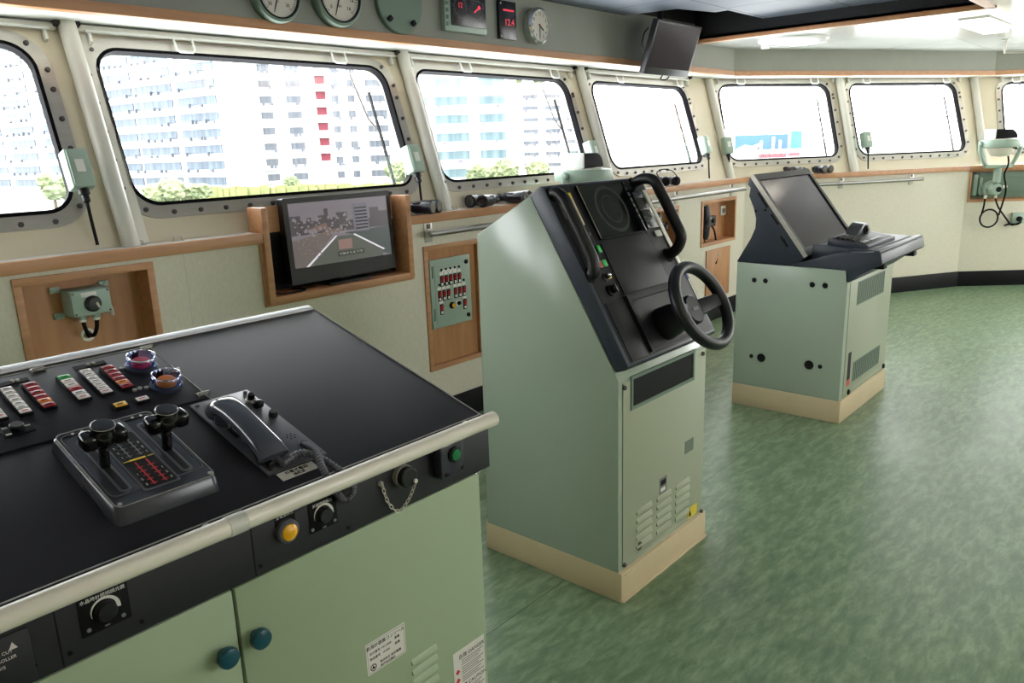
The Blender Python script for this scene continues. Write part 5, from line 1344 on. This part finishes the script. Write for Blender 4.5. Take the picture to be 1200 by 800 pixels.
G(FK).lathe([(0,-.026),(.018,-.018),(.026,0),(.018,.018),(0,.026)], (tcx, kh-.072, .044), (0,-.6,.8), 24).done('trackball', 'gloss', kb)
G(FK).torus((tcx, kh-.078, .044), (0,-.9,.43), .027, .004, 28, 8).done('trackball_ring', 'ink', kb)
FG = frame((rx0, 1.215, .9632), (1,0,0), (0, .205, .004))
G(FG).box(.09, rx1-rx0-.05, .022, .050, -.001, .0012).done('desk_groove', 'ink', rd, smooth=0)
G(FG).box(.0, rx1-rx0-.012, -.014, .018, -.006, .008, .005).done('desk_rail', 'navy', rd)
# ------------------------------------------------------------------ compass repeaters
def repeater(F, label, stand=True):
    """F: at the ring centre, x along the wall, y towards the wall, z up"""
    t = thing('compass_repeater', label, 'compass', F.to_translation(), 'gyro compass repeaters')
    g = G(F); g.lathe([(.150,-.038),(.178,-.034),(.182,-.020),(.182,.020),(.178,.034),(.150,.038)], seg=48)
    g.lathe([(.150,.038),(.150,-.038)], seg=48, caps=False); g.done('gimbal_ring', 'sagebox', t)
    G(F).lathe([(.118,.046),(.128,.042),(.128,.02),(.126,-.03),(.110,-.085),(.07,-.118),(.0,-.128)], seg=40).done('bowl', 'rail', t)
    G(F).box(.05, .085, -.135, -.115, -.05, -.03, .004).done('bowl_lamp', 'ink', t)
    n = 14; g = G(F)
    pts = [(-.10, .044), (-.10, .135), (.02, .135)] + [(.02+.085*math.sin(R(90*k/n)), .05+.085*math.cos(R(90*k/n))) for k in range(1, n+1)]
    g.prism(pts, -.085, .085, 1, .004); g.done('hood', 'ink', t)
    G(F).prism([(-.118,.044),(-.101,.044),(-.101,.137),(-.110,.137)], -.087, .087, 1, .003).done('hood_side', 'white', t)
    for s_ in (-1, 1):
        G(F).cyl((s_*.178, 0, 0), (s_,0,0), .026, .03, 18, .005).done('trunnion', 'sagebox', t)
        pth = bez([(s_*.195, 0, .0), (s_*.190, 0, -.06), (s_*.165, 0, -.13), (s_*.135, 0, -.19), (s_*.11, .0, -.215)], 5)
        G(F).tube(pth, .020, 10).done('yoke_arm', 'sagebox', t)
    G(F).box(-.125, .125, -.035, .035, -.235, -.200, .010).done('yoke_bridge', 'sagebox', t)
    G(F).cyl((0, 0, -.375), (0,0,1), .034, .145, 20, .004).done('post', 'sagebox', t)
    if stand:
        G(F).lathe([(.085,0),(.085,.03),(.065,.05),(.062,.115),(.05,.13),(0,.13)], (0, .11, -.44), (0,-1,0), 8).done('junction_box', 'sagebox', t)
        G(F).lathe([(.026,0),(.026,.006),(.018,.008),(0,.004)], (.018, -.02, -.44), (0,-1,0), 20).done('plug_hole', 'ink', t)
        for x in (-.07, .03): G(F).cyl((x, .04, -.50), (0,0,-1), .014, .03, 12).done('cable_gland', 'rail', t)
        G(F).cyl((.09, .03, -.42), (1,0,0), .016, .03, 12).done('side_gland', 'rail', t)
        c1_ = bez([(-.07, .04, -.53), (-.075, .04, -.62), (-.08, .06, -.70)], 5)
        loop = [( .0+.088*math.cos(R(a)), .06, -.73+.088*math.sin(R(a))) for a in range(160, 520, 15)]
        G(F).tube(bez(c1_ + loop, 2), .0085, 8).done('looped_cable', 'ink', t)
        G(F).tube(bez([(.055, -.05, -.12), (.06, -.06, -.2), (.045, -.04, -.3), (.10, .0, -.46), (.088, .05, -.70)], 8), .0085, 8).done('bowl_cable', 'ink', t)
        G(F).tube(bez([(.03, .04, -.53), (.08, .06, -.62), (.18, .075, -.74), (.235, .08, -.80), (.27, .07, -.80), (.315, .07, -.78), (.315, .09, -.74)], 6), .0085, 8).done('outlet_cable', 'ink', t)
    else:
        G(F).box(-.06, .06, .02, .165, -.42, -.36, .008).done('wall_bracket', 'sagebox', t)
    return t
q = inplane(WC, 1173, 168, 1, -.13)
repeater(WC @ Matrix.Translation((q.x, -.13, q.z)), 'pale green compass repeater on the right wall with looped black cable')
q = meet(683, 205, (0, 2.98, 0), (0,1,0))
repeater(Matrix.Translation(q), 'pale green compass repeater showing just above the steering console', False)
# panel behind the right hand repeater
x0, x1, z0, z1 = c1
t = thing('junction_panel', 'pale green panel in the beech framed alcove on the right wall', 'panel', WC @ Vector(((x0+x1)/2, .03, z0)))
i0, i1, j0, j1 = x0+.035, x1-.035, z0+.035, z1-.03
G(WC).box(i0, i1, .02, .048, j0, j1, .004).done('backing_plate', 'sagedark', t)
G(WC).box(i0+.24, i1-.02, .008, .020, j0+.05, j1-.06, .004).done('cover_plate', 'sagedark', t)
G(WC).box(i0+.01, i0+.05, -.005, .02, j0+.03, j1-.02, .004).done('hinge_bar', 'sagebox', t)
G(WC).box(i0+.07, i0+.10, -.002, .02, j0+.03, j1-.05, .004).done('hinge_bar', 'sagebox', t)
for z in (j0+.02, j1-.03): G(WC).box(i0+.02, i0+.07, .0, .02, z, z+.02, .004).done('clamp', 'bolt', t)
q = inplane(WC, 1191, 256, 1, 0)
F = WC @ Matrix.Translation((q.x, 0, q.z))
t = thing('wall_outlet', 'pale green socket outlet low on the right wall with a black plug', 'socket', F.to_translation())
G(F).box(-.06, .06, -.035, 0, -.05, .06, .006).done('housing', 'sagebox', t)
G(F).lathe([(.026,0),(.026,.02),(.020,.03),(0,.03)], (.005, -.035, .0), (0,-1,0), 18).done('plug', 'ink', t)
G(F).tube(bez([(.005, -.06, 0), (.0, -.075, -.03), (-.03, -.07, -.05), (-.09, -.04, -.05), (-.13, -.03, -.065)], 6), .009, 8).done('plug_cable', 'ink', t)

# ------------------------------------------------------------------ binoculars on the sill
def binoculars(px, py, W, yoff, yaw, label, lens=False, strap=False, grp='binoculars along the sill'):
    q = meet(px, py, (0,0,SILL+.002), (0,0,1)) if yoff is None else inplane(W, px, py, 1, yoff)
    wpt = q if yoff is None else W @ Vector((q.x, yoff, SILL+.002))
    wpt.z = SILL+.002
    F = W.copy(); F.translation = wpt; F = F @ Matrix.Rotation(R(yaw), 4, 'Z')
    t = thing('binoculars', label, 'binoculars', wpt, grp)
    for s_ in (-1, 1):
        b = G(F).lathe([(.030,-.085),(.036,-.082),(.036,-.045),(.033,-.03),(.033,.02),(.026,.035),(.022,.055),(.022,.072),(.024,.075),(.024,.090),(.019,.092)], (s_*.041, 0, .038), (0,1,0), 24).done('barrel', 'lens', t)
        G(F).cyl((s_*.041, -.0862, .038), (0,1,0), .028, .0012, 24).done('objective_lens', 'brown', b)
        G(F).cyl((s_*.041, .0915, .038), (0,1,0), .017, .0012, 20).done('eye_lens', 'brown', b)
        G(F).box(s_*.041-.028, s_*.041+.028, -.03, .03, .036, .070, .014).done('prism_housing', 'lens', t)
    G(F).cyl((0, -.04, .045), (0,1,0), .012, .085, 16, .002).done('hinge', 'lens', t)
    G(F).cyl((0, .045, .048), (0,1,0), .014, .02, 16, .002).done('focus_wheel', 'ink', t)
    if strap:
        G(F).tube(bez([(-.06, .0, .06), (-.08, .02, .10), (-.02, .06, .125), (.06, .06, .11), (.09, .02, .06), (.075, 0, .05)], 6), .004, 6).done('strap', 'ink', t)
binoculars(495, 246, WA, .0, 20, 'dark binoculars standing alone on the sill right of the display box')
binoculars(566, 240, WA, .02, -75, 'dark binoculars lying sideways, first of the row left of the steering console')
binoculars(603, 236, WA, .02, 15, 'dark binoculars with lenses turned to the room, beside the sideways pair')
binoculars(782, 213, WA, .02, -40, 'dark binoculars with a looped strap right of the steering console', strap=True)
binoculars(931, 198.5, WB, .02, -70, 'dark binoculars on the far sill above the radar screen, left one')
binoculars(962, 196.5, WB, .02, 10, 'dark binoculars on the far sill above the radar screen, right one')

# ================================================================== outside
M['ground'] = mat('pale_quay', (116, 118, 112), .8, var=.08, scale=.05)
M['concrete'] = mat('white_facade', (206, 206, 204), .7, var=.02, scale=.2)
M['leaf'] = mat('sunlit_leaves', (112, 118, 84), .7, rgb2=(80, 92, 62), scale=.6)
M['hedge'] = mat('yellow_green_hedge', (120, 122, 76), .8, rgb2=(96, 102, 62), scale=.5)
M['bark'] = mat('bark', (80, 66, 54), .8)
M['redpanel'] = mat('red_balcony_panel', (104, 16, 36), .6)
M['bluesign'] = mat('blue_hoarding', (26, 62, 98), .5, rgb2=(34, 86, 106), scale=.08)
M['cyansign'] = mat('cyan_hoarding', (36, 98, 106), .5)
M['crane'] = mat('lilac_steel', (84, 82, 100), .6)
M['brickred'] = mat('pale_red_lettering', (126, 70, 80), .6)
def glazing(name, hi, lo, sc):
    m = mat(name, hi, .4, rgb2=lo, scale=sc, stretch=(1, 1, .04), detail=2); return m
M['glz1'] = glazing('grey_blue_glazing', (86, 100, 112), (46, 58, 74), .9)
M['glz2'] = glazing('green_glazing', (100, 116, 118), (58, 82, 90), 1.1)
M['glz3'] = glazing('pale_glazing', (100, 104, 110), (56, 62, 74), 1.4)
GZ = -4.6
struct(G().box(-900, 900, 30, 1300, GZ-1, GZ).done('ground', 'ground', smooth=0))
def hdir(px, py): d = sight(px, py); d.z = 0; return d.normalized()
def far(px, dist): d = sight(px, 180); h = Vector((d.x, d.y, 0)); return Vector((0,0,0)) + h*(dist/(d.normalized().dot(FW)*h.length/d.normalized().length))/1.0 if False else h*(dist/FPX)
def block(label, o, ex, W, nfl, fh, bays, gm, depth=9, z0=0.0, name='apartment_building', glass_h=.5, extra=None):
    """facade along ex from o (left to right seen from the ship); y axis points away"""
    F = frame((o.x, o.y, GZ), ex, ez=(0,0,1))
    t = thing(name, label, 'building', F.to_translation(), 'buildings across the water')
    H = z0+nfl*fh
    G(F).box(0, W, 1.4, depth, 0, H+1.5).done('walls', 'concrete', t, smooth=0)
    for k in range(nfl):
        zb = z0+k*fh
        g = G(F)
        for a, b in bays: g.box(a, b, 1.2, 1.42, zb+fh*.22, zb+fh*(.22+glass_h))
        g.done('glazing', gm, t, smooth=0)
        G(F).box(0 if bays[0][0] < 3 else bays[0][0]-1, W if W-bays[-1][1] < 3 else bays[-1][1]+1, 0, 1.45, zb+fh*.90, zb+fh*1.02).done('balcony_slab', 'concrete', t, smooth=0)
        g = G(F)
        for a, b in bays:
            n = max(2, int((b-a)/2.2))
            for i in range(n):
                if random.random() < .55:
                    x = a+(b-a)*(i+.15+.5*random.random())/n; w = .35+.5*random.random(); g.box(x, x+w, .35, .9, zb+fh*1.03, zb+fh*1.03+.5+.4*random.random())
        if len(g.bm.verts): 
            o_ = g.done('balcony_clutter', 'glz3', t, smooth=0); o_['kind'] = 'stuff'
    if extra: extra(F, t, H)
    return t
dA = -hdir(-800, 220)
pA = far(262, 150)
block('white curved-looking apartment tower with long balcony bands behind the wide window', pA - dA*52, dA, 52, 15, 3.1, [(1, 9), (10, 22), (23, 36), (38, 50)], 'glz1')
pA2 = far(84, 175)
block('white apartment tower seen through the leftmost window', pA2 - dA*60, dA, 57, 16, 3.1, [(2, 12), (14, 26), (29, 42), (47, 55)], 'glz1')
dB = Vector((hdir(300,180).y, -hdir(300,180).x, 0)); 
pB = far(297, 166)
def red(F, t, H):
    for k in range(8): G(F).box(14.2, 16.2, .8, 1.45, 4.6+3.25*k, 6.4+3.25*k, 0).done('red_panel', 'redpanel', t, smooth=0)
block('white apartment tower with a column of red panels', pB, dB, 30.2, 14, 3.25, [(2.5, 5), (8, 11), (17.5, 19), (21, 22.5), (25, 29.5)], 'glz3', extra=red, glass_h=.42)
pC = far(484, 150)
dC = Vector((hdir(540,180).y, -hdir(540,180).x, 0))
block('white office tower with greenish window bands left of the steering console', pC, dC, 20.5, 12, 3.4, [(1, 3.2), (4.6, 11.0), (13.2, 18.2)], 'glz2', glass_h=.46)
pD = far(606, 210)
block('low white housing block with trees on its roof line', pD, dC, 19, 7, 3.0, [(2, 6), (8, 12), (14, 17)], 'glz3', glass_h=.3, name='housing_block')
def tree(p, h, r, label, m='leaf', seed=0):
    rnd = random.Random(seed); t = thing('tree', label, 'tree', p, 'trees on the far shore')
    g = G(Matrix.Translation(p))
    for k in range(9):
        a = rnd.uniform(0, 6.28); rr = r*rnd.uniform(0, .6); c = Vector((math.cos(a)*rr, math.sin(a)*rr, h*rnd.uniform(.5, .92))); s = r*rnd.uniform(.35, .6)
        mtx = Matrix.Translation(p+c) @ Matrix.Diagonal((s, s, s*.8, 1)); n0 = len(g.bm.verts)
        bmesh.ops.create_icosphere(g.bm, subdivisions=3, radius=1, matrix=mtx)
        g.bm.verts.ensure_lookup_table()
        for v in g.bm.verts[n0:]:
            d = v.co-(p+c); v.co += d*rnd.uniform(-.28, .28)
    g.done('crown', m, t, smooth=0)
    G(Matrix.Translation(p)).lathe([(r*.10,0),(r*.07,h*.5),(r*.03,h*.75)], seg=10).done('trunk', 'bark', t)
    return t
def fz(px, d, z=GZ): p = far(px, d); p.z = z; return p
for i, (px, d, h, r, lb) in enumerate(((188, 84, 3.4, 2.2, 'small pale tree low at the left of the wide window'), (222, 88, 2.8, 2.0, 'second small tree low at the left of the wide window'), (55, 95, 4.6, 2.2, 'pale tree low in the leftmost window'),
        (338, 128, 2.2, 1.8, 'low shrub in front of the tower with red panels'), (464, 118, 4.2, 2.2, 'yellow-green tree at the right end of the wide window'),
        (560, 118, 3.2, 2.2, 'shrubby tree low in front of the office tower'), (590, 112, 4.2, 2.4, 'tree low left of the compass repeater'), (632, 110, 4.0, 2.2, 'tree low just left of the compass repeater hood'))):
    tree(fz(px, d), h, r, lb, seed=i)
for i, (px, lb) in enumerate(((607, 'left'), (632, 'middle'), (652, 'right'))):
    tree(fz(px, 250, GZ+18), 14, 2.9, 'far tree above the low housing block, '+lb+' of three', seed=20+i)
h0, h1 = fz(215, 118), fz(482, 112)
F = frame(h0, h1-h0, ez=(0,0,1)); L = (h1-h0).length
g = G(F); n = 70
for k in range(n):
    x = L*k/n; g.box(x, x+L/n*1.3, random.uniform(-.3,.1), 1.6, 0, 1.5+random.uniform(-.2,.25))
tag(g.done('hedge', 'hedge', smooth=0), 'long yellow-green clipped hedge along the far quay', 'hedge', kind='stuff')
# blue hoarding seen through the corner window
p0, p1 = far(858, 130), far(938, 130)
F = frame((p0.x, p0.y, GZ), p1-p0, ez=(0,0,1)); L = (p1-p0).length
t = thing('billboard', 'blue and cyan hoarding on a white shed outside the far window', 'billboard', F.to_translation())
zz = lambda py: 1.55+(165.5-py)*130/FPX - GZ
G(F).box(-2, L+6, .8, 12, 0, zz(181)).done('shed', 'concrete', t, smooth=0)
def bxp(x0, x1, y0, y1, m, nm, d=.3): 
    sx = lambda x: (x-858)/(938-858)*L
    return G(F).box(sx(x0), sx(x1), -d, .3, zz(y1), zz(y0)).done(nm, m, t, smooth=0)
bxp(861, 922, 161, 178, 'bluesign', 'blue_panel'); bxp(926, 938, 158, 178, 'cyansign', 'cyan_panel')
sx = lambda x: (x-858)/(938-858)*L
G(F).prism([(sx(861), zz(178)), (sx(885), zz(178)), (sx(890), zz(170)), (sx(880), zz(174)), (sx(872), zz(172)), (sx(861), zz(177))], -.5, -.3, 1).done('cloud_shape', 'concrete', t, smooth=0)
for x in (889, 903, 911): bxp(x, x+3, 168 if x != 903 else 164, 178, 'concrete', 'tower_shape', .5)
g = G(F)
for k in range(14): g.box(sx(891+2.3*k), sx(892.6+2.3*k), .3, .8, zz(187.5), zz(183.6-(k%3)*.3))
for k in range(6): g.box(sx(926+2.1*k), sx(927.6+2.1*k), .3, .8, zz(186.5), zz(183-(k%2)*.4))
g.done('red_lettering', 'brickred', t, smooth=0)
# lattice crane outside the rightmost window
p0 = far(1168, 140); ex = Vector((hdir(1180,180).y, -hdir(1180,180).x, 0)); F = frame((p0.x, p0.y, GZ), ex, ez=(0,0,1))
t = thing('dock_crane', 'pale lattice dock crane outside the rightmost window', 'crane', F.to_translation())
zc = lambda py: 1.55+(158-py)*140/FPX-GZ
xx = lambda px: (px-1168)*140/FPX
bar = lambda a, b, r: G(F).tube([(xx(a[0]), 0, zc(a[1])), (xx(b[0]), 0, zc(b[1]))], r, 6)
bar((1178,150),(1186,80),.22).done('mast', 'crane', t); bar((1183,125),(1230,118),.22).done('beam', 'crane', t); bar((1185,146),(1230,144),.24).done('beam', 'crane', t)
for a, b in (((1184,98),(1230,130)),((1186,108),(1215,92)),((1190,146),(1215,118)),((1196,146),(1188,128)),((1182,118),(1172,108))): bar(a, b, .13).done('brace', 'crane', t)
# ------------------------------------------------------------------ light
wd = bpy.data.worlds.new('sky'); S.world = wd; wd.use_nodes = True
nt = wd.node_tree; bg = nt.nodes['Background']
bg.inputs['Color'].default_value = (.98, .99, 1.0, 1); bg.inputs['Strength'].default_value = 7.6
# unseen lamps added behind the camera to light the room; same fittings as in view
for k, (x, y) in enumerate(((7.6, -.6), (4.6, -.5), (1.4, -.6), (3.2, -1.9), (7.0, -1.9), (-.4, -1.2))):
    square_light(Vector((x, y, 0)), 'lit lamp on the white ceiling behind the viewpoint', grp='ceiling lamps behind the viewpoint')
